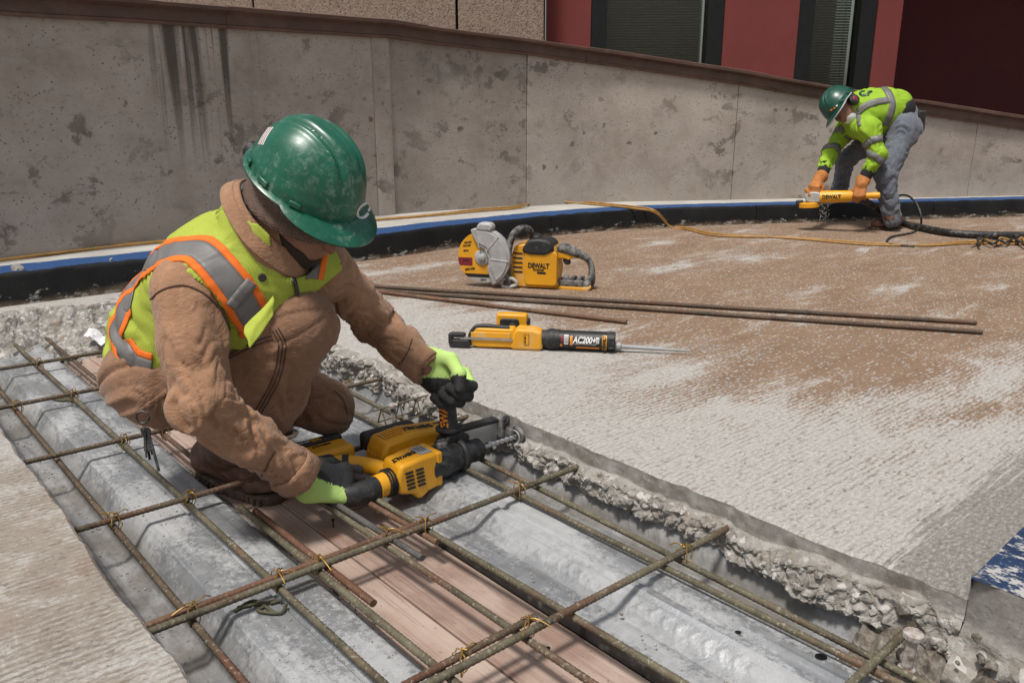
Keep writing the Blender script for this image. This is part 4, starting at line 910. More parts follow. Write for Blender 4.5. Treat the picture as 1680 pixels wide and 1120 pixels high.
m = MB(); m.prism(rrect(.0176, .0376, .002, 2, .288, ZA + .004), -.0406, -.0398, 'y'); m.build('plate_face', MT['yel'], gb_, smooth=None)
lettering('20V MAX', .0072, Matrix.Translation((.284, -.0408, ZA + .004)) @ Matrix.Rotation(R(90), 4, 'X') @ Matrix.Rotation(R(90), 4, 'Z'), MT['ink'], gb_, .0003)
# the grip lies flat behind, its battery stands up past the body
m = MB(); m.tube([(.235, .02, ZA), (.225, .08, ZA), (.21, .13, ZA + .005)], [.026, .024, .026], 12, sx=.8); m.build('grip', MT['blk'], dis, smooth=60)
m = MB(); m.box((.205, .155, ZA + .012), (.125, .05, .095)); bt = m.build('battery', MT['yel'], dis, smooth=35, bevel=.010, seg=3)
m = MB(); m.prism(rrect(.078, .07, .014, 4, .198, ZA + .008), .122, .131, 'y'); m.build('battery_face', MT['blk'], bt, smooth=35, bevel=.004)
m = MB(); m.prism(rrect(.026, .030, .004, 3, .222, ZA), .116, .124, 'y'); m.build('battery_latch', MT['yel'], bt, smooth=35, bevel=.003)
m = MB(); m.prism(rrect(.028, .060, .006, 3, .262, ZA + .008), .135, .175, 'y'); m.build('battery_end', MT['blk'], bt, smooth=35, bevel=.004)
# ------------------------------------------------------------------ rotary hammer.  local x = drilling direction (towards the slab), y = left of it, z = up
HT = Vector((.030, 2.075, -.047)); hx = Vector((math.cos(TH), math.sin(TH), -.012)).normalized(); hy = Vector((0, 0, 1)).cross(hx).normalized(); hz = hx.cross(hy)
HO = HT - hx * .56 + hy * .012
ham = empty('rotary_hammer', HO, 'yellow battery rotary hammer with dust extractor held at the slab edge', 'rotary hammer'); ham.matrix_world = basis(HO, hx, hy, hz)
def HP(x, y, z): return HO + hx * x + hy * y + hz * z
m = MB(); m.lathe([(.415, .0055), (.46, .0055)] , None, 12); m.build('bit_shank', MT['tan_cyl'], ham, smooth=40)
m = MB(); ns, nn_ = 90, 14
for i in range(ns):
    x = .455 + .135 * i / (ns - 1)
    for k in range(nn_):
        a = 2 * math.pi * k / nn_; rr = .0072 * (1 - .34 * max(0, math.cos(2 * (a - x * 190))) ** 1.3); m.v.append((x, rr * math.cos(a), rr * math.sin(a)))
m.f = [(i * nn_ + k, (i + 1) * nn_ + k, (i + 1) * nn_ + (k + 1) % nn_, i * nn_ + (k + 1) % nn_) for i in range(ns - 1) for k in range(nn_)] + [tuple(range(nn_)), tuple(range((ns - 1) * nn_, ns * nn_))[::-1]]; m.mi = [0] * len(m.f)
m.build('drill_bit', MT['tan_cyl'], ham, smooth=60)
m = MB(); m.lathe([(.355, .024), (.358, .030), (.372, .031), (.376, .027), (.382, .030), (.392, .031), (.396, .027), (.402, .030), (.410, .030), (.416, .022), (.424, .015), (.428, .008)], None, 28); m.build('chuck', MT['blk'], ham, smooth=30)
m = MB(); m.lathe([(.235, .040), (.24, .045), (.28, .0445), (.33, .038), (.352, .033), (.36, .027)], None, 30); m.build('gear_case', MT['blk_worn'], ham, smooth=35)
m = MB(); m.prism([(.132, -.034), (.128, .012), (.138, .040), (.20, .047), (.245, .046), (.252, -.046), (.22, -.050), (.20, -.062), (.185, -.062), (.178, -.046)], -.040, .040, 'y'); mh = m.build('motor_housing', MT['yel'], ham, smooth=35, bevel=.009, seg=3)
m = MB(); m.prism([(.242, -.046), (.262, -.046), (.262, .046), (.242, .048)], -.041, .041, 'y'); m.build('housing_collar', MT['yel'], ham, smooth=35, bevel=.006)
m = MB()
for c in range(2):
    for k in range(5): m.prism(rrect(.024, .0055, .0026, 2, .165 + .031 * c - (k * .0015), -.024 + .0105 * k), -.0425, -.038, 'y')
m.build('vent_slots', MT['ink'], mh, smooth=None)
TOPM = Matrix.Rotation(R(180), 4, 'Z')
lettering('DEWALT', .021, Matrix.Translation((.170, .0, .0450)) @ Matrix.Rotation(R(-6.4), 4, 'Y') @ TOPM, MT['ink'], mh, .0009, .8)
m = MB(); m.box((.222, 0, .0478), (.035, .05, .002)); m.build('rating_plate', MT['plast_grey'], mh, smooth=None)
for k in range(3):
    m = MB(); m.box((.214 + .009 * k, .004, .0492), (.002, .030, .001)); m.build('plate_print', MT['ink'], mh, smooth=None)
m = MB(); m.lathe([(0, .017), (.010, .017), (.013, .012)], TM((.285, 0, .042), (0, 0, 1)), 20); m.box((.285, 0, .055), (.026, .006, .006)); m.build('mode_dial', MT['blk_dusty'], ham, smooth=35)
# D-handle: near bar in black rubber, rear bar in the hand, yellow loop back to the housing, battery beyond
m = MB(); m.tube(crom([(.140, -.004, -.006), (.115, -.006, -.008), (.085, -.008, -.010)], 6), .030, 16, sx=.95); m.build('vibration_mount', MT['yel'], ham, smooth=50)
for x in (.112, .120, .128):
    m = MB(); m.lathe([(x - .003, .031), (x, .0355), (x + .003, .031)], Matrix.Translation((0, -.006, -.008)), 24); m.build('bellows_ring', MT['blk'], ham, smooth=60)
m = MB(); m.tube(crom([(.086, -.008, -.010), (.055, -.009, -.011), (.022, -.006, -.011), (.002, .008, -.009), (-.004, .034, -.004), (.002, .065, .0), (.014, .095, .004)], 6), [.029] * 12 + [.028] * 8 + [.025] * 17, 16, sx=.88); m.build('rear_grip', MT['blk'], ham, smooth=60)
m = MB(); m.tube(crom([(.014, .095, .004), (.035, .135, .008), (.065, .142, .008), (.100, .118, .006), (.128, .075, .004), (.145, .03, .002)], 6), .0215, 14, sx=.9); m.build('handle_loop', MT['yel'], ham, smooth=60)
m = MB(); m.lathe([(-.008, .0235), (.008, .0235)], TM((.083, .131, .007), (1, -.68, 0)), 16); m.build('loop_band', MT['blk'], ham, smooth=40)
m = MB(); m.box((.022, .148, .004), (.085, .055, .054), Matrix.Rotation(R(-8), 3, 'Z')); m.build('battery_shoe', MT['blk'], ham, smooth=35, bevel=.012, seg=3)
m = MB(); m.prism(rrect(.018, .010, .003, 3, .020, .148), .0315, .0335, 'z'); m.build('release_button', MT['yel'], ham, smooth=None)
m = MB(); m.box((.070, .208, -.004), (.135, .075, .072)); bt = m.build('battery', MT['yel'], ham, smooth=35, bevel=.012, seg=3)
m = MB(); m.box((.070, .252, -.002), (.133, .030, .084)); m.build('battery_top', MT['blk'], bt, smooth=35, bevel=.005, seg=2)
m = MB(); m.prism([(.004, -.03), (.028, -.03), (.032, .012), (.014, .026), (.0, .012)], .150, .176, 'y'); m.build('battery_latch', MT['yel'], bt, smooth=35, bevel=.006)
lettering('XR', .022, Matrix.Translation((.062, .250, .0405)) @ TOPM, MT['yel'], bt, .0008, 1.0)
lettering('20V MAX', .009, Matrix.Translation((.028, .250, .0405)) @ TOPM, MT['white_ink'], bt, .0003)
lettering('DEWALT', .013, Matrix.Translation((.065, .222, .0326)) @ TOPM, MT['ink'], bt, .0004)
# dust extractor riding along the far side
m = MB(); m.prism([(.172, -.045), (.166, .018), (.180, .050), (.26, .056), (.34, .046), (.395, .040), (.402, -.015), (.36, -.04), (.26, -.050)], .085, .172, 'y'); de = m.build('dust_extractor', MT['yel'], ham, smooth=35, bevel=.012, seg=3)
m = MB()
for k in range(8): m.prism(rrect(.005, .046, .002, 2, .190 + .0095 * k, .130), .0535, .0565, 'z', Matrix.Translation((0, 0, -.0015 + .0005 * k)))
m.build('filter_rib', MT['yel_dusty'], de, smooth=None)
m = MB()
for k in range(5): m.prism(rrect(.010, .050, .003, 2, .0, .0), -.004, .004, 'x', Matrix.Translation((.1685, .096 + .016 * k, -.012)))
m.build('end_rib', MT['yel_dusty'], de, smooth=None)
m = MB(); m.prism([(.20, -.035), (.205, .022), (.30, .018), (.385, .010), (.392, -.02), (.33, -.04)], .064, .092, 'y'); m.build('extractor_ledge', MT['yel'], de, smooth=35, bevel=.008)
m = MB(); m.box((.245, .186, .026), (.16, .040, .050)); m.build('filter_cap', MT['blk'], de, smooth=35, bevel=.012, seg=3)
m = MB(); m.prism(rrect(.040, .010, .002, 2, .372, .138), .0425, .0440, 'z'); m.build('indicator_slot', MT['bar_rust'], de, smooth=None)
lettering('DEWALT', .030, Matrix.Translation((.300, .128, .0532)) @ Matrix.Rotation(R(7.0), 4, 'Y') @ TOPM, MT['ink'], de, .0011, .8)
m = MB(); m.prism([(.395, -.018), (.395, .040), (.530, .034), (.518, -.018)], .050, .074, 'y'); m.build('telescoping_arm', MT['alu'], ham, smooth=35, bevel=.003)
m = MB(); m.prism([(.385, .037), (.385, .049), (.532, .045), (.532, .034)], .046, .078, 'y'); m.build('arm_cover', MT['blk'], ham, smooth=35, bevel=.003)
m = MB(); m.box((.538, .058, .018), (.034, .050, .062)); m.box((.546, .032, .004), (.024, .05, .036)); m.build('nozzle_arm', MT['blk_dusty'], ham, smooth=35, bevel=.006)
m = MB(); m.tube([Vector((.550, .024 * math.cos(k * math.pi / 12), .024 * math.sin(k * math.pi / 12))) for k in range(24)], .0062, 10, closed=True); m.build('nozzle_ring', MT['blk_dusty'], ham, smooth=60)
m = MB(); m.tube([Vector((.542, .0185 * math.cos(k * math.pi / 12), .0185 * math.sin(k * math.pi / 12))) for k in range(24)], .0022, 8, closed=True); m.build('nozzle_lip', MT['plast_grey'], ham, smooth=60)
# side handle, standing up from the collar
m = MB(); m.tube([Vector((.345, .036 * math.cos(k * math.pi / 14), .036 * math.sin(k * math.pi / 14))) for k in range(28)], .010, 10, closed=True); m.build('handle_clamp', MT['blk'], ham, smooth=60)
SHB = Vector((.335, .026, .03)); SHD = Vector((-.06, .015, 1)).normalized()
m = MB(); m.prism([(.30, .018), (.375, .014), (.385, .045), (.36, .062), (.315, .062), (.298, .045)], .0, .045, 'y'); m.build('handle_bracket', MT['blk'], ham, smooth=35, bevel=.007, seg=3)
m = MB(); m.lathe([(.018, .020), (.03, .026), (.040, .036), (.044, .036), (.047, .026), (.06, .0235), (.13, .0225), (.150, .024), (.158, .022), (.164, .012)], TM(SHB, SHD), 26); m.build('side_handle', MT['blk'], ham, smooth=35)
_T = TM(SHB, SHD)
lettering('DEWALT', .030, _T @ Matrix.Translation((.085, .0, 0)) @ Matrix.Rotation(R(118), 4, 'X') @ Matrix.Translation((0, 0, .0232)), MT['orange_ink'], ham, .0008, .9)
# ================================================================== people: smooth implicit bodies turned into meshes
A_ = lambda v: np.array(v, dtype=np.float32)
def rc(a, b, ra, rb):
    a, b = A_(a), A_(b)
    def f(p):
        ba = b - a; h = np.clip(((p - a) @ ba) / float(ba @ ba), 0, 1); return np.linalg.norm(p - a - h[..., None] * ba, axis=-1) - (ra + (rb - ra) * h)
    f.bb = (np.minimum(a - ra, b - rb), np.maximum(a + ra, b + rb)); return f
def ell(c, r, M=None):
    c, r = A_(c), A_(r); Q = np.array(M, dtype=np.float32) if M is not None else np.eye(3, dtype=np.float32)   # rows = local axes
    def f(p):
        q = (p - c) @ Q.T; k0 = np.linalg.norm(q / r, axis=-1); k1 = np.linalg.norm(q / (r * r), axis=-1); return k0 * (k0 - 1) / np.maximum(k1, 1e-6)
    m = float(r.max()); f.bb = (c - m, c + m); return f
def chain(pts, rad): return [rc(pts[i], pts[i + 1], rad[i], rad[i + 1]) for i in range(len(pts) - 1)]
def smin(a, b, k): h = np.maximum(k - np.abs(a - b), 0) / k; return np.minimum(a, b) - h * h * k * .25
def smax(a, b, k): return -smin(-a, -b, k)
def union(fs, k):
    def f(p):
        d = fs[0](p)
        for g in fs[1:]: d = smin(d, g(p), k)
        return d
    f.bb = (np.min([g.bb[0] for g in fs], 0), np.max([g.bb[1] for g in fs], 0)); return f
def cut(f, planes, k=.006, subs=()):
    """planes: (point, outward normal) keep the inside; subs: sdf to remove"""
    def g(p):
        d = f(p)
        for (o, n) in planes: d = smax(d, (p - A_(o)) @ (A_(n) / np.linalg.norm(A_(n))), k)
        for s in subs: d = smax(d, -s(p), k)
        return d
    g.bb = f.bb; return g
def grow(f, e):
    g = lambda p: f(p) - e; g.bb = (f.bb[0] - e, f.bb[1] + e); return g
def surf(f, h, pad=.02, bb=None):
    lo, hi = bb if bb else f.bb; lo = A_(lo) - pad; hi = A_(hi) + pad; n = np.ceil((hi - lo) / h).astype(int) + 1
    X = [lo[i] + h * np.arange(n[i], dtype=np.float32) for i in range(3)]
    F = np.empty(tuple(n), np.float32)
    for i0 in range(0, n[0], 12):
        g = np.stack(np.meshgrid(X[0][i0:i0 + 12], X[1], X[2], indexing='ij'), -1); F[i0:i0 + 12] = f(g)
    S = F < 0; c = [S[i:n[0] - 1 + i, j:n[1] - 1 + j, k:n[2] - 1 + k] for i in (0, 1) for j in (0, 1) for k in (0, 1)]
    cnt = sum(x.astype(np.int8) for x in c); act = (cnt > 0) & (cnt < 8); idx = -np.ones(act.shape, np.int64); ai = np.argwhere(act); idx[act] = np.arange(len(ai))
    acc = np.zeros((len(ai), 3)); w = np.zeros(len(ai)); cor = [(i, j, k) for i in (0, 1) for j in (0, 1) for k in (0, 1)]
    for a in range(8):
        for b in range(a + 1, 8):
            d = np.abs(np.array(cor[a]) - cor[b])
            if d.sum() != 1: continue
            fa = F[tuple((ai + cor[a]).T)]; fb = F[tuple((ai + cor[b]).T)]; m = (fa < 0) != (fb < 0)
            t = np.where(m, fa / np.where(m, fa - fb, 1), 0); pt = np.array(cor[a]) + t[:, None] * (np.array(cor[b]) - cor[a]); acc[m] += pt[m]; w[m] += 1
    V = lo + h * (ai + acc / w[:, None]); Q = []
    for ax in range(3):
        s0 = [slice(0, n[i] - (1 if i == ax else 0)) for i in range(3)]; s1 = list(s0); s1[ax] = slice(1, n[ax])
        e = np.argwhere(S[tuple(s0)] != S[tuple(s1)]); o = [i for i in range(3) if i != ax]
        e = e[(e[:, o[0]] > 0) & (e[:, o[1]] > 0) & (e[:, o[0]] < n[o[0]] - 1) & (e[:, o[1]] < n[o[1]] - 1)]
        if len(e) == 0: continue
        def cell(d0, d1): q = e.copy(); q[:, o[0]] -= d0; q[:, o[1]] -= d1; return idx[tuple(q.T)]
        q = np.stack([cell(1, 1), cell(0, 1), cell(0, 0), cell(1, 0)], 1); ins = S[tuple(e.T)]
        flip = ~ins if ax != 1 else ins
        q[flip] = q[flip][:, ::-1]; Q.append(q)
    Q = np.concatenate(Q); Q = Q[(Q >= 0).all(1)]
    return V, Q
def np_mesh(name, V, Q):
    me = bpy.data.meshes.new(name); me.vertices.add(len(V)); me.vertices.foreach_set('co', np.asarray(V, np.float32).ravel())
    me.loops.add(len(Q) * 4); me.loops.foreach_set('vertex_index', np.asarray(Q, np.int32).ravel()); me.polygons.add(len(Q))
    me.polygons.foreach_set('loop_start', np.arange(len(Q), dtype=np.int32) * 4); me.update(calc_edges=True); me.validate(); return me
def normals(V, Q):
    N = np.zeros_like(V); n = np.cross(V[Q[:, 2]] - V[Q[:, 0]], V[Q[:, 3]] - V[Q[:, 1]])
    for k in range(4): np.add.at(N, Q[:, k], n)
    return N / np.maximum(np.linalg.norm(N, axis=1, keepdims=True), 1e-9)
def folds(V, Q, limbs, amp, seed=0, base=.0015):
    """limbs: list of (points, bend weights per point). Cloth creases that ring and cross each limb, deeper at the bends"""
    N = normals(V, Q); best = np.full(len(V), 9.0); S = np.zeros(len(V)); PH = np.zeros(len(V)); WT = np.zeros(len(V)); ID = np.zeros(len(V))
    for li, (pts, wt) in enumerate(limbs):
        acc = 0
        for i in range(len(pts) - 1):
            a, b = np.array(pts[i], float), np.array(pts[i + 1], float); ba = b - a; L_ = np.linalg.norm(ba); h = np.clip(((V - a) @ ba) / (L_ * L_), 0, 1)
            q = V - a - h[:, None] * ba; d = np.linalg.norm(q, axis=1); m = d < best; u = np.cross(ba / L_, [0.3, .2, 1]); u /= np.linalg.norm(u); v = np.cross(ba / L_, u)
            best[m] = d[m]; S[m] = (acc + h * L_)[m]; PH[m] = np.arctan2(q @ v, q @ u)[m]; WT[m] = (wt[i] + (wt[i + 1] - wt[i]) * h)[m]; ID[m] = li; acc += L_
    D = np.zeros(len(V))
    for i in range(len(V)):
        s, ph, w, li = S[i], PH[i], WT[i], ID[i] * 7 + seed; x, y, z = V[i]
        c, sn = math.cos(ph), math.sin(ph)
        wr = .10 * noise.noise((c * .9 + li, sn * .9, s * 4)) + .035 * noise.noise((c * 2 + li, sn * 2, s * 9 + 5))
        r1 = abs(noise.noise((c * .75 + li, sn * .75, (s + wr) * 15))) * 3.0 - .75
        r2 = abs(noise.noise((c * 1.3 + li + 9, sn * 1.3, (s + wr * 1.6) * 36))) * 3.0 - .75
        n3 = noise.noise((x * 16, y * 16, z * 16 + seed))
        r1 = min(.55, r1); r2 = min(.5, r2); r3 = 0
        D[i] = w * amp * (.15 + r1 * 1.0 + r2 * .55 + max(-.4, r3) * .18) + base * n3 * 2
    return V + N * D[:, None]
def cloth(name, f, h, mat, parent, limbs=None, amp=.006, seed=0, bb=None, attrs=None, base=.0015):
    V, Q = surf(f, h, bb=bb)
    if limbs: V = folds(V, Q, limbs, amp, seed, base)
    me = np_mesh(name, V, Q); o = link(name, me, mat, None, 180)
    if parent is not None: par(o, parent)
    if attrs:
        for k, fn in attrs.items():
            at = me.attributes.new(k, 'FLOAT', 'POINT'); at.data.foreach_set('value', np.asarray(fn(V), np.float32))
    return o
def par(o, root):
    o.parent = root; o.matrix_parent_inverse = root.matrix_world.inverted() if False else root.matrix_basis.inverted(); return o
def bvh(o): me = o.data; return BVHTree.FromPolygons([v.co for v in me.vertices], [tuple(p.vertices) for p in me.polygons])
CAMP = Vector((0, 0, CAMH))
def ribbon(name, T, px, width, mat, parent, off=.0025, n=10, nw=4, thick=.0015, offs=0.0, pts3=None):
    """strip of tape laid on the surface T; its centre line is given by picture points met by a ray, then draped in 3-D"""
    P = []
    if pts3 is None:
        c = crom([(u, v, 0) for u, v in px], n)
        for q in c:
            hit = T.ray_cast(CAMP, ray(q.x, q.y).normalized())
            if hit[0] is not None: P.append((hit[0], hit[1]))
    else:
        for q in crom(pts3, n):
            hit = T.find_nearest(q); P.append((hit[0], hit[1]))
    if len(P) < 3: return None
    pos = [p for p, _ in P]; nor = [k for _, k in P]
    for it in range(3):
        pos = [pos[0]] + [(pos[i - 1] + pos[i] * 2 + pos[i + 1]) / 4 for i in range(1, len(pos) - 1)] + [pos[-1]]
        nor = [nor[0]] + [(nor[i - 1] + nor[i] + nor[i + 1]).normalized() for i in range(1, len(nor) - 1)] + [nor[-1]]
    m = MB(); R_ = []
    for i in range(len(pos)):
        t = (pos[min(i + 1, len(pos) - 1)] - pos[max(i - 1, 0)]).normalized(); s = nor[i].cross(t).normalized(); row = []
        for k in range(nw):
            q = pos[i] + s * (width * (k / (nw - 1) - .5) + offs); h = T.find_nearest(q); row.append(h[0] + (h[1] * .5 + nor[i] * .5).normalized() * off)
        R_.append(row)
    m.grid(lambda i, j: R_[i][j], len(R_), nw); o = m.build(name, mat, None, smooth=180, fix=False)
    so = o.modifiers.new('thick', 'SOLIDIFY'); so.thickness = thick; so.offset = 0
    if parent is not None: par(o, parent)
    return o
# ------------------------------------------------------------------ cloth, skin and helmet materials
def m_canvas(name, col, weave=900, wear=.35, wearcol=None):
    t = NT(name); c = t.coord(); n = t.noise(c, 6, 6, .6); f = t.noise(c, 55, 5, .7); wv = t.noise(c, weave, 2, .6)
    k = t.mix(t.ramp(n, .3, .7), tuple(x * .78 for x in col), tuple(x * 1.15 for x in col))
    wc = wearcol or tuple(min(1, x * 1.75 + .03) for x in col)
    k = t.mix(t.ramp(f, .52, .74, 0, wear), k, wc); k = t.mix(t.ramp(wv, .40, .25, 0, .5), k, tuple(x * .5 for x in col))
    k = t.mix(t.ramp(t.noise(t.map(c, loc=(4, 2, 1)), 11, 5), .62, .75, 0, .35), k, tuple(x * .55 for x in col))
    return t.out(k, .92, 0, t.bump(t.math('ADD', wv, t.mul(f, 1.2)), .45, .0014, t.bump(t.math('ADD', t.ramp(t.math('ABSOLUTE', t.math('SUBTRACT', t.noise(t.map(c, scale=(1, 1, 1.7)), 13, 3, .5, 1.3), .5)), 0, .07), t.mul(t.ramp(t.math('ABSOLUTE', t.math('SUBTRACT', t.noise(t.map(c, loc=(3, 3, 3)), 31, 2, .5, 1.0), .5)), 0, .08), .5)), .22, .006)), **{'Sheen Weight': .15, 'Sheen Roughness': .5})
def m_hivis(name, col, mesh=True):
    t = NT(name); c = t.coord(); n = t.noise(c, 8, 5); k = t.mix(t.ramp(n, .3, .7), tuple(x * .82 for x in col), col)
    k = t.mix(t.ramp(t.noise(c, 30, 6, .7), .60, .75, 0, .25), k, (.30, .33, .12)); nm = None
    if mesh:
        v = t.vor(c, 270, rnd=.25); k = t.mix(t.ramp(v, .34, .22, 0, .62), k, (.13, .17, .012)); nm = t.bump(v, .4, .001)
    else: nm = t.bump(t.noise(c, 700, 2), .25, .001)
    return t.out(k, .8, 0, nm)
LIME = (.40, .48, .055)
MT['canvas'] = m_canvas('brown_duck_canvas', (.315, .172, .098)); MT['canvas_dark'] = m_canvas('brown_duck_trousers', (.255, .138, .082))
MT['stitch'] = plain('dark_stitching', (.075, .038, .028), .9); MT['lining'] = plain('dark_lining', (.05, .045, .04), .9)
MT['hivis'] = m_hivis('lime_mesh_fabric', LIME); MT['hivis_flat'] = m_hivis('lime_binding', (.44, .54, .07), False); MT['hivis_hood'] = m_hivis('lime_sweatshirt_fleece', (.28, .47, .02), False)
MT['orange'] = m_hivis('orange_trim', (.86, .17, .012), False); MT['red_trim'] = m_hivis('red_orange_trim', (.72, .075, .02), False)
MT['tape'] = plain('grey_reflective_tape', (.155, .15, .15), .5, 0, .18, 14, .2, (.25, .24, .23), .2, 300)
MT['skin'] = plain('skin', (.26, .125, .085), .55, 0, .25, 25, 0, bump=.15, bscale=300); MT['beard'] = plain('dark_beard', (.035, .022, .016), .9, 0, .4, 120, 0, bump=.6, bscale=500)
def m_knit(name, a, b, scale=150):
    t = NT(name); c = t.coord(); w = t.noise(c, scale * 2.4, 2); x = t.wave(c, scale, 3.0, 2.0, 'DIAGONAL', 1)
    k = t.mix(t.ramp(t.math('ADD', x, t.mul(w, .6)), .3, 1.1), a, b); return t.out(k, .95, 0, t.bump(t.math('ADD', x, w), .8, .003))
MT['knit'] = m_knit('brown_marled_knit', (.045, .026, .020), (.25, .165, .13)); MT['leather'] = plain('worn_brown_leather', (.150, .068, .044), .6, 0, .45, 22, .40, (.27, .19, .14), .35, 220)
MT['sole'] = plain('dirty_boot_sole', (.095, .062, .042), .9, 0, .35, 40, .4, (.28, .21, .15), .4, 200)
def m_helmet(name, base, scuff=.5):
    t = NT(name); c = t.coord(); n = t.noise(c, 16, 6, .6); s = t.noise(c, 48, 10, .78, .6); s2 = t.noise(t.map(c, scale=(1, 3.5, 1.4)), 60, 7, .7, .8); b_ = t.noise(c, 8, 4)
    k = t.mix(t.ramp(n, .3, .7), tuple(x * .75 for x in base), tuple(x * 1.2 for x in base))
    d = t.mul(t.ramp(s, .50, .74), t.ramp(b_, .36, .62)); k = t.mix(t.mul(d, scuff), k, (.34, .42, .37)); k = t.mix(t.mul(t.ramp(s2, .64, .70), scuff * .8), k, (.45, .52, .48))
    return t.out(k, t.ramp(d, 0, .7, .30, .75), 0, t.bump(s2, .15, .001))
MT['helmet'] = m_helmet('scuffed_green_shell', (.008, .098, .058), .85); MT['helmet2'] = m_helmet('dark_green_shell', (.006, .060, .040), .2)
def m_glove(name):
    t = NT(name); c = t.coord(); k = t.attr('coat'); f = t.noise(c, 190, 3, .6); rib = t.wave(c, 190, 2, 1.5, 'Z', 1)
    e = t.ramp(t.math('ADD', k, t.ramp(f, .3, .7, -.004, .004)), -.001, .001)
    lime = t.mix(t.ramp(rib, .2, .8), (.38, .58, .13), (.56, .76, .27)); blk = t.mix(t.ramp(f, .3, .75), (.010, .010, .011), (.036, .036, .038))
    return t.out(t.mix(e, lime, blk), t.ramp(e, 0, 1, .95, .72), 0, t.bump(t.math('ADD', f, t.mul(rib, .7)), .55, .0014))
MT['glove'] = m_glove('coated_knit_glove'); MT['glove_tan'] = plain('tan_leather_glove', (.42, .155, .035), .75, 0, .35, 22, .15, (.55, .36, .2), .3, 150)
MT['denim'] = m_canvas('grey_blue_denim', (.115, .128, .160), 800, .55, (.30, .30, .31)); MT['black_cloth'] = plain('black_knit', (.012, .012, .014), .95)
# ------------------------------------------------------------------ hard hat
def head_frame(F, L_):
    cf = Vector((0, math.cos(PITCH), -math.sin(PITCH))); cu = Vector((0, math.sin(PITCH), math.cos(PITCH))); cx = Vector((1, 0, 0))
    f = (cx * F[0] + cu * F[1] + cf * F[2]).normalized(); l = (cx * L_[0] + cu * L_[1] + cf * L_[2]); l = (l - f * l.dot(f)).normalized(); u = f.cross(l); return f, l, u
def hard_hat(c, F, L_, U, mat, parent, sc=1.0):
    a, b, h = .140 * sc, .118 * sc, .140 * sc; nt, ne = 200, 60
    def shape(th, ps):
        ct, st = math.cos(th), math.sin(th); r = math.cos(ps) ** .82; x, y, z = a * r * ct, b * r * st, h * math.sin(ps) ** 1.05
        fade = max(0, 1 - (abs(x) / (.118 * sc)) ** 4) * min(1, max(0, (z / h - .28) / .25)); q = 0
        yy = abs(y) / sc
        g = lambda c_, w_: math.exp(-((yy - c_) / w_) ** 2)
        q += .0060 / (1 + math.exp((yy - .024) / .0022)) - .0055 * g(.0345, .0048) + .0050 * g(.0465, .0070) - .0030 * g(.0, .006)
        n = Vector((x / a ** 2, y / b ** 2, z / h ** 2)).normalized()
        lowb = math.exp(-((z / sc - .022) / .010) ** 2) * .0015
        return Vector((x, y, z)) + n * ((q * fade + lowb) * sc)
    m = MB(); rows = []
    def brim(th, e):
        ct = math.cos(th); k = max(0, (math.cos(th) - .30) / .70); k = k ** .75 if k > 0 else 0
        w = (.011 + .044 * k) * sc; p = shape(th, 0); d = Vector((math.cos(th), math.sin(th) * 1.1, 0)).normalized()
        return p + d * w * e + Vector((0, 0, -(.006 + .020 * k) * sc * e ** 1.5))
    for i in range(nt):
        th = 2 * math.pi * i / nt; rows.append([brim(th, 1.0) + Vector((0, 0, -.003 * sc))] + [brim(th, e) for e in (1.0, .75, .5, .22)] + [shape(th, math.pi / 2 * (j / ne) * .992) for j in range(ne + 1)])
    nr = len(rows[0]); m.v = [tuple(v) for r in rows for v in r]
    m.f = [(i * nr + j, ((i + 1) % nt) * nr + j, ((i + 1) % nt) * nr + j + 1, i * nr + j + 1) for i in range(nt) for j in range(nr - 1)] + [tuple(i * nr + nr - 1 for i in range(nt))]; m.mi = [0] * len(m.f)
    M = Matrix.Translation(c) @ Matrix((F, L_, U)).transposed().to_4x4(); m.v = [tuple(M @ Vector(v)) for v in m.v]
    o = m.build('hard_hat', mat, None, smooth=40, fix=False); so = o.modifiers.new('thick', 'SOLIDIFY'); so.thickness = .0028 * sc; so.offset = -1; par(o, parent)
    # accessory slots on both sides
    for s in (-1, 1):
        for th0, ln in ((62, .026), (98, .030), (128, .020)):
            th = R(th0) * s; p = shape(th, .07); t = (shape(th + .02, .07) - p).normalized(); n = Vector((p.x / a ** 2, p.y / b ** 2, 0)).normalized(); k = MB()
            k.box((0, 0, 0), (ln * sc, .008 * sc, .013 * sc)); Mm = M @ Matrix.Translation(p + n * .0025 * sc) @ Matrix((t, n, Vector((0, 0, 1)))).transposed().to_4x4()
            k.v = [tuple(Mm @ Vector(v)) for v in k.v]; kk = k.build('accessory_slot', mat, None, smooth=30, bevel=.0025 * sc); par(kk, o)
    return o, M
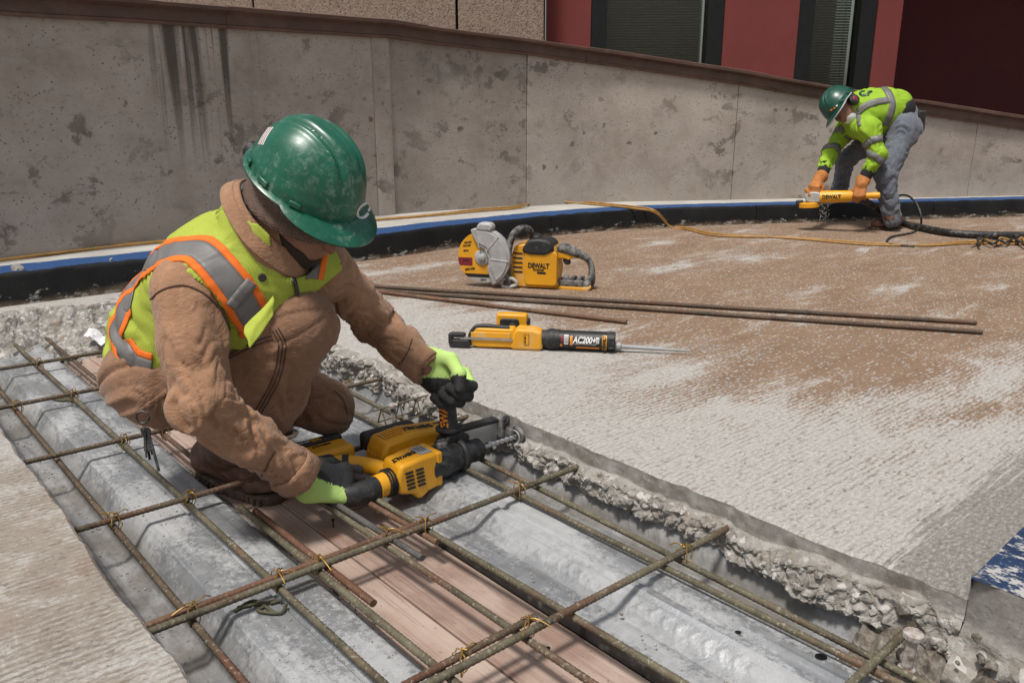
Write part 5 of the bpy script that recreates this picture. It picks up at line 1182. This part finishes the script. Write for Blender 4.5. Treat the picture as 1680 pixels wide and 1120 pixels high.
# ------------------------------------------------------------------ a gloved hand.  X = fingers, Y = thumb side, Z = back of hand
def hand_sdf(o, X, Y, Z, curl, s=1.0, spread=.0, thumb=None, hook=(1, 1, 1, 1)):
    o = Vector(o); L2 = lambda x, y, z: o + (X * x + Y * y + Z * z) * s
    fs = []
    lat = [.031, .0105, -.0105, -.030]; ln = [(.043, .027, .022), (.047, .030, .023), (.043, .028, .022), (.035, .022, .020)]; kx = [.043, .046, .042, .034]
    for q in range(4): fs.append(rc(L2(-.045, lat[q] * .62, 0), L2(kx[q], lat[q], .002), .0165 * s, .0135 * s))
    fs.append(rc(L2(-.04, .022, -.010), L2(.005, .034, -.012), .017 * s, .014 * s)); palm = union(fs, .016 * s); fing = []
    for q in range(4):
        p = L2(kx[q], lat[q], .002); a = 0; pts = [p]; y = lat[q]; pos = Vector((kx[q], lat[q], .002))
        for w in range(3):
            a += R(curl[w]) * hook[q]; pos = pos + Vector((math.cos(a) * ln[q][w], spread * (1.5 - q) * .3 * ln[q][w], -math.sin(a) * ln[q][w])); pts.append(L2(*pos))
        fing.append(union(chain(pts, [.0125 * s, .0115 * s, .0105 * s, .0095 * s]), .004 * s))
    tp = thumb or [(-.028, .030, -.012), (.004, .052, -.026), (.030, .052, -.046), (.046, .040, -.058)]
    fing.append(union(chain([L2(*t) for t in tp], [.0165 * s, .0140 * s, .0125 * s, .0105 * s]), .006 * s))
    def f(p):
        d = fing[0](p)
        for g in fing[1:]: d = smin(d, g(p), .003 * s)
        return smin(d, palm(p), .010 * s)
    f.bb = (np.min([g.bb[0] for g in fing + [palm]], 0), np.max([g.bb[1] for g in fing + [palm]], 0)); return f
# ================================================================== kneeling worker
V3 = Vector
man = empty('person', (-.70, 1.95, -.137), 'kneeling worker in brown canvas jacket, lime vest and scuffed green hard hat', 'person')
pel, bel, che, nek = V3((-.830, 1.905, .210)), V3((-.752, 1.875, .33)), V3((-.630, 1.810, .430)), V3((-.545, 1.775, .585))
rsh, lsh = PD(305, 477, 1.68), PD(528, 432, 1.90)
rel, lel = PD(329, 662, 1.63), PD(618, 532, 2.13)
rwr, lwr = PD(489, 778, 1.80), PD(700, 603, 2.06)
rhip, lhip = V3((-.855, 1.825, .195)), V3((-.81, 2.00, .195))
rkn, lkn = PD(484, 533, 1.82), PD(530, 668, 2.20)
ran, lan = PD(392, 738, 1.98), V3((-.90, 2.23, -.05))
Fh, Lh, Uh = head_frame((.74, -.64, -.20), (.46, .31, .83))
HC = PD(503, 300, 1.70)                        # centre of the hat's rim
nk2 = HC - Uh * .115 - Fh * .035
# --- the body, one continuous mesh under the clothes
mh_ = np.array([Fh, Lh, Uh])
hd = [ell(HC - Uh * .035 - Fh * .005, (.098, .078, .105), mh_), ell(HC - Uh * .095 + Fh * .035, (.062, .060, .075), mh_), rc(HC - Uh * .14 + Fh * .055, HC - Uh * .145 + Fh * .068, .030, .024), rc(HC - Uh * .045 + Fh * .090, HC - Uh * .085 + Fh * .118, .010, .015), rc(HC - Uh * .035 + Fh * .082 + Lh * .03, HC - Uh * .035 + Fh * .082 - Lh * .03, .016, .016), rc(HC - Uh * .118 + Fh * .092 + Lh * .015, HC - Uh * .118 + Fh * .092 - Lh * .015, .011, .011)]
for s in (-1, 1): hd.append(ell(HC - Uh * .07 + Lh * .078 * s - Fh * .01, (.022, .010, .032), mh_))
bd = hd + [rc(nek, nk2, .058, .055)] + chain([pel, bel, che, nek], [.12, .11, .13, .06]) + chain([rsh, rel, rwr], [.045, .034, .026]) + chain([lsh, lel, lwr], [.042, .030, .024]) + [rc(rsh, lsh, .06, .06)] + chain([rhip, rkn, ran], [.075, .045, .035]) + chain([lhip, lkn, lan], [.075, .05, .035])
body = cloth('body', union(bd, .022), .0085, MT['skin'], man)
beard = cut(grow(union(hd[1:3], .02), .007), [(HC - Uh * .104 + Fh * .05, Uh * .9 + Fh * .35), (HC + Fh * .112, Fh)], .01); cloth('beard', beard, .005, MT['beard'], man)
for s in (-1, 1):
    m = MB(); e = HC - Uh * .052 + Fh * .090 + Lh * .031 * s; pebble(m, e, .009, 5); par(m.build('eye', MT['ink'], None, smooth=180), man)
# --- trousers
leg_r = chain([rhip, rhip.lerp(rkn, .5) + V3((.0, .0, .012)), rkn, rkn.lerp(ran, .5) + V3((-.01, 0, .0)), ran], [.108, .098, .090, .100, .072])
leg_l = chain([lhip, lhip.lerp(lkn, .5), lkn, lan], [.110, .094, .080, .066])
seat = [ell(pel + V3((-.02, 0, -.02)), (.130, .165, .125)), rc(rhip, lhip, .12, .12)]
tr = cut(union(leg_r + leg_l + seat, .028), [(ran - (ran - rkn).normalized() * .02, (ran - rkn))], .008)
trous = cloth('trousers', tr, .0058, MT['canvas_dark'], man, [([rhip, rkn, ran], [1.1, .6, .8]), ([lhip, lkn, lan], [.9, .6, .9])], .0080, 3, base=.0007)
TB = bvh(trous)
for q in (-1, 0, 1): ribbon('trouser_seam', TB, [(452, 540), (463, 566), (455, 616), (437, 652), (421, 680), (410, 704)],   .0028, MT['stitch'], trous, .0012, offs=.0075 * q, nw=2)
for q in (0, 1): ribbon('trouser_seam', TB, [(372, 590), (400, 575), (430, 562), (448, 556)],   .0028, MT['stitch'], trous, .0012, offs=.008 * q, nw=2)
ribbon('trouser_seam', TB, [(548, 640), (562, 655), (570, 680)], .002, MT['stitch'], trous, .0012, nw=2)
ribbon('pocket_hem', TB, [(232, 672), (256, 655), (276, 640)], .012, MT['canvas_dark'], trous, .004)
# --- jacket
rcf, lcf = rwr + (rwr - rel).normalized() * .012, lwr + (lwr - lel).normalized() * .005
arm_r = chain([rsh, rsh.lerp(rel, .5), rel, rel.lerp(rwr, .5), rwr + (rwr - rel).normalized() * .06], [.072, .066, .057, .054, .047])
arm_l = chain([lsh, lsh.lerp(lel, .5), lel, lel.lerp(lwr, .5), lwr + (lwr - lel).normalized() * .06], [.064, .057, .053, .048, .043])
tor = chain([pel + V3((-.015, 0, .03)), bel + V3((-.03, 0, .0)), che, nek - V3((0, 0, .03))], [.136, .130, .132, .097]) + [rc(rsh + V3((.02, .03, -.005)), lsh + V3((-.02, -.03, -.01)), .076, .076), ell(che + V3((-.04, .02, .015)), (.135, .16, .12))]
torso = union(tor, .05)
jk = union([cut(torso, [(pel + V3((-.03, 0, -.005)), V3((-.25, 0, -1)))], .01), union(arm_r, .02), union(arm_l, .02)], .03)
jk = cut(jk, [], .006, [rc(rcf + (rwr - rel).normalized() * .16, rcf + (rwr - rel).normalized() * .20, .16, .16), rc(lcf + (lwr - lel).normalized() * .15, lcf + (lwr - lel).normalized() * .18, .15, .15)])
jacket = cloth('jacket', jk, .0055, MT['canvas'], man, [([rsh, rel, rcf], [.25, 1.25, .8]), ([lsh, lel, lcf], [.7, 1.1, .8]), ([pel, bel, che, nek], [.45, .35, .12, .1])], .0085, 11, base=.0007)
JB = bvh(jacket)
ribbon('cuff_seam', JB, [(452, 738), (440, 760), (424, 790), (418, 800)], .0022, MT['stitch'], jacket, .001, nw=2)
ribbon('cuff_seam', JB, [(676, 556), (668, 580), (655, 598)], .0022, MT['stitch'], jacket, .001, nw=2)
ribbon('shoulder_seam', JB, [(243, 500), (262, 478), (300, 468), (335, 482), (362, 510), (378, 545)], .0035, MT['stitch'], jacket, .001, nw=2)
for (w, e, r_) in ((rcf, rel, .052), (lcf, lel, .046)):
    d = (w - e).normalized(); u = d.orthogonal().normalized(); v = d.cross(u)
    ribbon('cuff', JB, None, .050, MT['canvas'], jacket, .003, n=3, nw=5, thick=.004, pts3=[w - d * .022 + (u * math.cos(k * .5236) + v * math.sin(k * .5236)) * r_ for k in range(13)])
# knit storm cuffs inside the sleeves
for (w, e, nm) in ((rwr, rel, 'r'), (lwr, lel, 'l')):
    d = (w - e).normalized(); m = MB(); m.lathe([(-.03, .0345), (-.01, .0345), (.0, .033)], TM(w, d), 24); par(m.build('cuff_lining', MT['lining'], None, smooth=40), jacket)
# collar, standing and folded
CB, CTd = nek + V3((.010, -.010, -.012)), (nk2 - nek).normalized() * .5 + Uh * .5; CTd.normalize()
cxv = (Fh - CTd * Fh.dot(CTd)).normalized(); cyv = CTd.cross(cxv)
def collar(i, j, rad=.0):
    th = R(-158) + R(316) * i / 60; t = j / 12; back = .5 - .5 * math.cos(th)
    r0 = .108 - .004 * t + .006 * nz(th * 2, t * 2) + rad; fl = .010 * math.sin(t * 3.14)
    hgt = .066 * t * (.62 + .38 * back) - .022
    pt = CB + cxv * (math.cos(th) * (r0 * .95 + fl)) + cyv * (math.sin(th) * (r0 * .92 + fl)) + CTd * (hgt) + cxv * (-.012 * t)
    return pt + V3((0, 0, -.035 * (1 - back) * (1 - t)))
m = MB(); m.grid(lambda i, j: collar(i, j), 61, 13); co = m.build('collar', MT['canvas'], None, smooth=180, fix=False); so = co.modifiers.new('thick', 'SOLIDIFY'); so.thickness = .007; so.offset = 0; par(co, jacket)
m = MB(); m.grid(lambda i, j: collar(i, 7 + j * .42, .009 + .004 * (12 - j) / 12) - CTd * .012, 61, 13); c2 = m.build('collar_fold', MT['canvas'], None, smooth=180, fix=False); so = c2.modifiers.new('thick', 'SOLIDIFY'); so.thickness = .006; so.offset = 0; par(c2, jacket)
# --- safety vest
neckhole = union([rc(nek + CTd * -.03 + cxv * .0, nek + CTd * .12 + cxv * .02, .093, .110), rc(nek + CTd * -.01 + cxv * .07, nek - CTd * .12 + cxv * .12, .085, .035)], .02)
dn = (V3((.28, -.23, 0))).normalized()
armh_r = rc(rsh + V3((-.005, -.025, -.040)), rsh + (rel - rsh).normalized() * .30 + V3((-.01, -.05, -.03)), .090, .105); armh_l = rc(lsh + V3((.01, .01, -.01)), lsh + (lel - lsh).normalized() * .3 + V3((.03, .03, 0)), .095, .11)
_pa, _pb = PD(412, 566, 1.7) - CAMP, PD(492, 500, 1.7) - CAMP; _pn = _pa.cross(_pb); _pn = _pn if _pn.z < 0 else -_pn
vs_ = cut(grow(torso, .019), [(CAMP, _pn), (pel + V3((-.03, 0, .012)), V3((-.30, 0, -1)))], .006, [armh_r, armh_l, neckhole])
vest = cloth('safety_vest', vs_, .0055, MT['hivis'], man, [([pel, bel, che, nek], [1.0, .8, .4, .2])], .010, 21, base=.0022)
VB = bvh(vest)
SHP = [(212, 478), (221, 452), (245, 430), (274, 415), (305, 409), (330, 413), (352, 433), (372, 457), (390, 481), (405, 505), (418, 530), (424, 545)]
ribbon('reflective_tape', VB, SHP, .052, MT['tape'], vest, .003, nw=7)
ribbon('orange_trim', VB, SHP, .0165, MT['orange'], vest, .0034, offs=.0335); ribbon('orange_trim', VB, SHP, .0165, MT['orange'], vest, .0034, offs=-.0335)
WSP = [(218, 492), (200, 508), (194, 535), (196, 560), (207, 583), (226, 597), (250, 604)]
ribbon('reflective_tape', VB, WSP, .046, MT['tape'], vest, .003, nw=6)
ribbon('orange_trim', VB, WSP, .016, MT['orange'], vest, .0034, offs=.030); ribbon('orange_trim', VB, WSP, .016, MT['orange'], vest, .0034, offs=-.030)
LSP = [(528, 402), (530, 420), (526, 440), (522, 458)]
ribbon('reflective_tape', VB, LSP, .030, MT['tape'], vest, .003, offs=-.02); ribbon('orange_trim', VB, LSP, .016, MT['orange'], vest, .0034, offs=.004)
ribbon('zip', VB, [(478, 448), (483, 465), (486, 482), (484, 498)], .010, MT['steel_dark'], vest, .004)
m = MB(); hit = VB.ray_cast(CAMP, ray(430, 455).normalized())
if hit[0] is not None:
    m.lathe([(0, .009), (.003, .0088), (.004, .006), (.003, .003)], TM(hit[0], hit[1]), 18); par(m.build('snap_button', MT['lining'], None, smooth=40), vest)
# mic-tab strap across the tape
ribbon('fabric_tab', VB, [(378, 502), (390, 487), (404, 472), (412, 462)], .026, MT['tape'], vest, .0065)
# loose front corner flaps
def flap(name, pts, mat, seed):
    a, b, c, d = pts; mm = MB(); mm.grid(lambda i, j: (a.lerp(b, i / 12)).lerp(d.lerp(c, i / 12), j / 12) + V3((.004 * nz(i * .2, j * .2, seed), -.008 * math.sin(j * .26 + i * .12), .003 * nz(i * .2, j * .2, seed + 4))), 13, 13)
    o = mm.build(name, mat, None, smooth=180, fix=False); so = o.modifiers.new('thick', 'SOLIDIFY'); so.thickness = .003; par(o, vest)
flap('vest_flap', (PD(402, 536, 1.62), PD(452, 486, 1.67), PD(446, 520, 1.64), PD(410, 572, 1.60)), MT['hivis'], 2)
# --- beanie worn under the hat
bn = cut(grow(hd[0], .014), [(HC - Uh * .062, -Uh), (HC + Uh * .05, Uh)], .008)
m = MB(); nth = 72
bean = cloth('beanie', union([bn] + [rc(HC - Uh * (.060 + .018 * (.5 - .5 * math.cos(2 * math.pi * k / 24))) + Fh * .104 * math.cos(2 * math.pi * k / 24) + Lh * .086 * math.sin(2 * math.pi * k / 24), HC - Uh * (.060 + .018 * (.5 - .5 * math.cos(2 * math.pi * (k + 1) / 24))) + Fh * .104 * math.cos(2 * math.pi * (k + 1) / 24) + Lh * .086 * math.sin(2 * math.pi * (k + 1) / 24), .017, .017) for k in range(24)], .010), .0052, MT['knit'], man)
gait = union([rc(nek + CTd * .02, nk2 + Uh * .01 - Fh * .01, .083, .080)], .01); cloth('neck_gaiter', cut(gait, [(nk2 + Uh * .03, Uh)], .01), .006, MT['knit'], man, [([nek, nk2], [1, 1])], .006, 5)
# --- hard hat
hat, HM = hard_hat(HC, Fh, Lh, Uh, MT['helmet'], man, .95)
HB = bvh(hat)
m = MB(); m.lathe([(0, .020), (.016, .020), (.019, .016)], TM(HC - Fh * .150 - Uh * .030, -Fh), 18); par(m.build('ratchet_knob', MT['blk'], None, smooth=35), hat)
for k in range(7):
    o_ = (k - 3) * .0036; ribbon('flag_stripe', HB, [(427, 238), (434, 224), (444, 209)], .0034, MT['white_ink'] if k % 2 == 0 else MT['red_ink'], hat, .0006, offs=o_, nw=2, thick=.0004)
ribbon('letter', HB, [(606, 334), (598, 334), (590, 341), (586, 350), (590, 357), (598, 356), (604, 350)], .0065, MT['white_ink'], hat, .0007, nw=3, thick=.0004)
ribbon('letter', HB, [(612, 326), (609, 335), (604, 347)], .0055, MT['white_ink'], hat, .0007, nw=3, thick=.0004)
# --- boots
def boot(heel, toe, ank, root):
    d = (toe - heel); ln = d.length; d.normalize(); up = V3((0, 0, 1)); s = up.cross(d).normalized()
    Lc = lambda x, y, z: heel + d * x + s * y + up * z
    fs = [rc(Lc(.045, 0, .062), Lc(.15, 0, .062), .046, .044), rc(Lc(.15, .005, .05), Lc(ln - .048, .006, .045), .045, .042), rc(Lc(.05, 0, .07), ank + up * .04, .047, .052), rc(Lc(.10, 0, .09), ank + up * .02 + d * .02, .042, .045), rc(Lc(ln - .07, -.014, .038), Lc(ln - .062, .018, .038), .036, .036)]
    f = cut(union(fs, .02), [(Lc(0, 0, .026), -up)], .006); b = cloth('boot', f, .0058, MT['leather'], root, [([Lc(0, 0, .06), Lc(ln * .55, 0, .06), Lc(ln, 0, .05)], [.4, .8, .15])], .004, 31)
    out = []
    for k in range(40):
        t = 2 * math.pi * k / 40; x = ln * (.5 - .5 * math.cos(t)); w = (.042 + .012 * math.sin(min(1, max(0, x / ln)) * 3.4 - .8)) * (abs(math.sin(t)) ** .45); out.append((x + .004 * math.cos(t) * -1, w * (1 if math.sin(t) >= 0 else -1)))
    m = MB(); M = Matrix.Translation(heel) @ Matrix((d, s, up)).transposed().to_4x4(); m.prism(out, .0, .022, 'z', M); so = m.build('sole', MT['sole'], None, smooth=35, bevel=.004); par(so, b)
    m = MB()
    for k in range(14):
        x = .03 + (ln - .06) * k / 13
        for sg in (-1, 1): m.box(Lc(x, sg * .046, .009), (.010, .014, .016), Matrix.Rotation(math.atan2(d.y, d.x), 3, 'Z'))
    par(tag(m.build('tread', MT['sole'], None, smooth=None, bevel=.002), kind='stuff'), b)
    for k in range(4):
        p = Lc(.105 + .016 * k, 0, .118 - .012 * k); m = MB(); m.tube(crom([p - s * .034 - up * .012, p - s * .015 + up * .003, p + s * .015 + up * .003, p + s * .034 - up * .012], 4), .0028, 6); par(m.build('lace', MT['lining'], None, smooth=60), b)
    return b
hl, te = PZ(330, 778, -.137), PZ(500, 836, -.137)
boot(hl, hl + (te - hl).normalized() * min(.315, (te - hl).length), ran, man)
boot(V3((-.95, 2.27, -.137)), V3((-.66, 2.27, -.137)), lan + V3((0, 0, .0)), man)
# --- gloves
Gr = HP(.0, .045, -.002); zz = V3((0, 0, 1))
Xr = (hx * .90 - hy * .12 - zz * .18).normalized(); Yr = hy * .55 + zz * .80; Yr = (Yr - Xr * Yr.dot(Xr)).normalized(); Zr = Xr.cross(Yr)      # right hand, its back towards the camera
PRc = Gr + Zr * .034 - Xr * .032
hr = union([hand_sdf(PRc, Xr, Yr, Zr, (30, 60, 55), 1.10, thumb=[(-.028, .030, -.012), (.002, .050, -.022), (.030, .054, -.030), (.052, .048, -.034)], hook=(.75, .9, 1.05, 1.15)), rc(PRc - Xr * .045, rwr - (rwr - rel).normalized() * .02, .036, .038)], .016)
ax = (-zz * .72 - hx * .50 - hy * .25).normalized()
cloth('work_glove', hr, .0036, MT['glove'], man, attrs={'coat': lambda V: -((V - np.array(PRc)) @ np.array(ax)) - .002})
Ht = SHB + SHD * .125; Gl = HP(Ht.x, Ht.y, Ht.z)
Xl = V3((.80, .02, -.58)).normalized(); Yl = (V3((0, 0, 1)) - Xl * Xl.z).normalized(); Zl = Yl.cross(Xl)     # left hand: palm towards the camera
if Zl.y < 0: Zl = -Zl
PLc = Gl + Zl * .040 - Xl * .030 + V3((0, -.004, .034))
hl_ = union([hand_sdf(PLc, Xl, Yl, Zl, (62, 70, 52), 1.30, thumb=[(-.028, .030, -.006), (.000, .050, -.030), (.026, .044, -.062), (.040, .024, -.072)]), rc(PLc - Xl * .045, lwr - (lwr - lel).normalized() * .02, .034, .029), ell(PLc - Zl * .014 + Xl * .01, (.045, .034, .042))], .016)
al = (Zl * .45 + V3((0, 0, 1)) * .85 + Xl * .10).normalized()
cloth('work_glove', hl_, .0036, MT['glove'], man, attrs={'coat': lambda V: -((V - np.array(PLc)) @ np.array(al)) - .016})
# --- keys hanging at the hip
kc = PD(234, 684, 1.74); keys = empty('key_bunch', kc, 'bunch of dark keys hanging from the kneeling worker\'s trouser pocket', 'keys')
m = MB(); m.tube([V3((.014 * math.cos(k * .524), 0, .014 * math.sin(k * .524))) for k in range(12)], .0024, 6, closed=True); m.build('key_ring', MT['steel_dark'], keys, smooth=60)
for k in range(6):
    m = MB(); L_ = .045 + .012 * (k % 3) + (.022 if k == 5 else 0); m.prism(rrect(.011, .016, .004, 3, 0, -.02), -.0012, .0012, 'y'); m.box((0, 0, -.02 - L_ / 2), (.006, .002, L_))
    for q in range(4): m.box((.004, 0, -.035 - q * .008), (.004, .0019, .004))
    o = m.build('key', MT['blk_worn'], keys, smooth=None); o.rotation_euler = (R(-14 + 6 * k), R(-16 + 7 * k), R(35 * k)); o.location = (.002 * k - .005, 0, -.012)
# ================================================================== worker at the kerb
w2 = empty('person', PZ(1440, 376, 0), 'bent-over worker in lime sweatshirt and jeans grinding the kerb', 'person')
DD = 6.05
P2 = lambda u, v, d=0.0: PD(u, v, DD + d)
hipn, hipf = P2(1484, 212, -.06), P2(1462, 208, .14)
knn, ann = P2(1452, 290, -.10), P2(1464, 362, -.03)
knf, anf = P2(1388, 262, .35), P2(1374, 324, .62)
pe2, ch2, nk_2 = P2(1474, 188, .04), P2(1418, 184, .03), P2(1396, 180, .0)
shn, shf = P2(1424, 212, -.19), P2(1392, 208, .20)
eln, elf = P2(1441, 254, -.22), P2(1362, 252, .18)
wrn, wrf = P2(1416, 296, -.16), P2(1347, 290, .06)
F2, L2_, U2 = head_frame((-.62, -.72, -.30), (-.25, -.12, -.95))
HC2 = P2(1378, 172, -.02)
hd2 = [ell(HC2 - U2 * .035, (.098, .080, .105), np.array([F2, L2_, U2])), ell(HC2 - U2 * .10 + F2 * .03, (.064, .06, .07), np.array([F2, L2_, U2])), rc(HC2 - U2 * .055 + F2 * .09, HC2 - U2 * .085 + F2 * .112, .011, .015)]
bd2 = hd2 + [rc(nk_2, HC2 - U2 * .1, .06, .055)] + chain([pe2, ch2, nk_2], [.12, .13, .07]) + chain([shn, eln, wrn], [.055, .042, .030]) + chain([shf, elf, wrf], [.055, .042, .030]) + [rc(shn, shf, .06, .06)] + chain([hipn, knn, ann], [.085, .058, .04]) + chain([hipf, knf, anf], [.085, .058, .04])
cloth('body', union(bd2, .03), .013, MT['skin'], w2)
jn = cut(union(chain([hipn, knn, ann], [.105, .071, .062]) + chain([hipf, knf, anf], [.104, .070, .060]) + [rc(hipn, hipf, .12, .12), ell(pe2, (.13, .15, .12))], .03), [(ann + (ann - knn).normalized() * .045, ann - knn)], .01)
jeans = cloth('jeans', jn, .010, MT['denim'], w2, [([hipn, knn, ann], [.9, 1.0, 1.3]), ([hipf, knf, anf], [.8, 1.0, 1.2])], .010, 41)
bt2 = [pe2 + (ch2 - pe2) * .06 + V3((0, 0, -.01))]
belt = cut(union([ell(pe2 + V3((-.03, 0, .02)), (.145, .165, .14))], .01), [(pe2 + V3((-.045, 0, .03)), V3((-1, 0, .5))), (pe2 + V3((.03, 0, -.03)), V3((.85, 0, -.6)))], .01); cloth('waistband', belt, .012, MT['black_cloth'], w2)
tor2 = chain([pe2 + V3((-.05, 0, .035)), pe2.lerp(ch2, .5) + V3((0, 0, .01)), ch2, nk_2], [.150, .165, .165, .10]) + [rc(shn, shf, .085, .085), rc(nk_2, HC2 - U2 * .085 - F2 * .05, .09, .085)]
hood_arms = [union(chain([shn, eln, eln.lerp(wrn, .55)], [.076, .059, .050]), .02), union(chain([shf, elf, elf.lerp(wrf, .6)], [.076, .058, .050]), .02)]
ht = cut(union(tor2 + hood_arms, .045), [(pe2 + V3((.02, 0, .0)), V3((.95, 0, -.35)))], .01)
hoodie = cloth('sweatshirt', ht, .0095, MT['hivis_hood'], w2, [([shn, eln, wrn], [.8, 1.2, .9]), ([shf, elf, wrf], [.8, 1.1, .9]), ([pe2, ch2, nk_2], [.8, .5, .5])], .008, 51, base=.003)
QB = bvh(hoodie)
def band2(px, w, name='reflective_tape', mat='tape'): return ribbon(name, QB, px, w, MT[mat], hoodie, .004, n=8, nw=4, thick=.003)
band2([(1436, 139), (1452, 146), (1462, 162), (1463, 180), (1456, 198), (1452, 206)], .052)
band2([(1460, 164), (1440, 167), (1420, 174), (1408, 184)], .050)
band2([(1408, 184), (1409, 198), (1410, 207)], .03)
for (a, b, t) in ((shn, eln, .55), (eln, wrn, .18), (shf, elf, .35), (elf, wrf, -.02)):
    q = a.lerp(b, t); ax_ = (b - a).normalized(); u = ax_.orthogonal().normalized(); v = ax_.cross(u)
    ribbon('reflective_tape', QB, None, .050, MT['tape'], hoodie, .004, n=3, nw=3, thick=.003, pts3=[q + (u * math.cos(k * .5236) + v * math.sin(k * .5236)) * .10 for k in range(13)])
ribbon('letter', QB, [(1419, 150), (1413, 151), (1411, 154), (1414, 157), (1421, 156)], .018, MT['helmet2'], hoodie, .004, nw=3)
ribbon('letter', QB, [(1431, 150), (1425, 152), (1424, 157)], .018, MT['helmet2'], hoodie, .004, nw=3)
hat2, HM2 = hard_hat(HC2, F2, L2_, U2, MT['helmet2'], w2, 1.04)
HB2 = bvh(hat2)
for (u, v) in ((1364, 181), (1369, 178), (1373, 174)): ribbon('sticker', HB2, [(u - 1.5, v + 1), (u, v), (u + 1.5, v - 1)], .012, MT['orange'] if u < 1372 else MT['white_ink'], hat2, .001, n=3, nw=2, thick=.0006)
m = MB()
for k in range(40):
    th = R(-100) + R(200) * k / 39; kf = max(0, (math.cos(th) - .30) / .70) ** .75 if math.cos(th) > .30 else 0
    m.v.append(tuple(HM2 @ Vector(((.146 + (.011 + .044 * kf)) * math.cos(th) * 1.0, (.123 + .011 + .044 * kf * .9) * math.sin(th), -.010 - .020 * kf))))
pts = [Vector(v) for v in m.v]; m = MB(); m.tube(pts, .0055, 6); par(m.build('visor_edge', MT['plast_grey'], None, smooth=60), hat2)
mk = cut(grow(hd2[1], .003), [(HC2 - U2 * .075, U2)], .008); cloth('dust_mask', mk, .010, MT['paper'], w2)
for s in (1, -1):
    m = MB(); c = HC2 - U2 * .055 + L2_ * .098 * s - F2 * .01; m.lathe([(-.014, .036), (.0, .042), (.022, .040), (.032, .028)], TM(c, L2_ * s), 20); em = par(m.build('ear_muff', MT['blk'], None, smooth=40), w2)
    m = MB(); m.lathe([(.030, .022), (.0345, .016)], TM(c, L2_ * s), 16); par(m.build('ear_muff_badge', MT['red_ink'], None, smooth=40), em)
    m = MB(); m.tube([c + L2_ * s * .02, c + U2 * .05 + L2_ * .035 * s, c + U2 * .09 + L2_ * .02 * s], .005, 6); par(m.build('muff_arm', MT['blk'], None, smooth=60), em)
for (e, w, nm) in ((eln, wrn, 0), (elf, wrf, 1)):
    m = MB(); m.lathe([(.0, .046), (.05, .045), (.14, .040), (.145, .030)], TM(e.lerp(w, .50), w - e), 18); par(m.build('black_sleeve', MT['black_cloth'], None, smooth=50), w2)
# belt pouch at the back
m = MB(); m.box(pe2 + V3((.15, -.03, -.02)), (.06, .08, .10)); m.box(pe2 + V3((.165, -.05, -.09)), (.04, .04, .07)); pb2 = m.build('belt_pouch', MT['blk'], None, smooth=30, bevel=.012); par(pb2, w2)
# boots
hN = PZ(1476, 374, 0); boot(hN, hN + V3((-.245, -.10, 0)).normalized() * .30, ann, w2)
hF = P2(1383, 338, .75); hF.z = .152; boot(hF, hF + V3((-.26, -.05, 0)).normalized() * .30, anf, w2)
# ------------------------------------------------------------------ angle grinder
gA, gB = P2(1330, 324, -.02), P2(1428, 321, -.20); gx = (gB - gA).normalized(); gy = V3((0, 0, 1)).cross(gx).normalized(); gz = gx.cross(gy)
gr = empty('angle_grinder', gA, 'yellow angle grinder with surface shroud held on the kerb', 'angle grinder'); gr.matrix_world = basis(gA, gx, gy, gz)
m = MB(); m.lathe([(.06, .036), (.07, .046), (.16, .046), (.27, .042), (.30, .032)], None, 20); gbody = m.build('motor_body', MT['yel'], gr, smooth=35)
m = MB(); m.lathe([(.29, .024), (.33, .022), (.42, .023), (.44, .027), (.475, .022), (.48, .010)], None, 18); m.build('rear_handle', MT['yel'], gr, smooth=40)
m = MB(); m.prism([(-.035, -.02), (-.04, .02), (-.015, .042), (.035, .042), (.072, .034), (.072, -.034), (.03, -.038), (-.01, -.034)], -.042, .042, 'y'); m.build('gear_head', MT['cast'], gr, smooth=30, bevel=.008)
m = MB(); m.lathe([(-.075, .066), (-.072, .074), (-.042, .074), (-.036, .060)], TM((-.01, 0, 0), (0, 0, 1)), 30); m.build('dust_shroud', MT['yel'], gr, smooth=30)
m = MB(); m.lathe([(-.086, .070), (-.074, .072)], TM((-.01, 0, 0), (0, 0, 1)), 30); m.build('shroud_brush', MT['blk'], gr, smooth=30)
m = MB(); m.box((-.08, 0, -.04), (.05, .05, .045)); m.build('dust_port', MT['blk'], gr, smooth=30, bevel=.008)
m = MB(); m.tube([(.0, -.03, .015), (-.02, -.02, .05), (-.03, .0, .06)], .018, 10); m.build('bail_handle', MT['glove_tan'], gr, smooth=60)
lettering('DEWALT', .040, Matrix.Translation((.15, -.047, .002)) @ Matrix.Rotation(R(90), 4, 'X'), MT['ink'], gr, .0015, .8)
# leather gloves
gN, gF = gA + gx * .34, gA + gx * .02 + gy * .03 + V3((0, 0, .065))
XN = (gN - wrn).normalized(); YN = (gx - XN * gx.dot(XN)).normalized(); ZN = XN.cross(YN)
if ZN.y > 0: ZN = -ZN
pN = gN - ZN * -.036 - XN * .03
cloth('leather_glove', union([hand_sdf(pN, XN, -YN, ZN, (55, 62, 45), 1.02), rc(pN - XN * .045, wrn, .040, .052)], .012), .006, MT['glove_tan'], w2)
XF = (gF - wrf).normalized(); YF_ = (gx - XF * gx.dot(XF)).normalized(); ZF = XF.cross(YF_)
if ZF.y > 0: ZF = -ZF
pF = gF - XF * .03 + ZF * .02
cloth('leather_glove', union([hand_sdf(pF, XF, YF_, ZF, (50, 58, 42), 1.0), rc(pF - XF * .045, wrf, .040, .052)], .012), .006, MT['glove_tan'], w2)
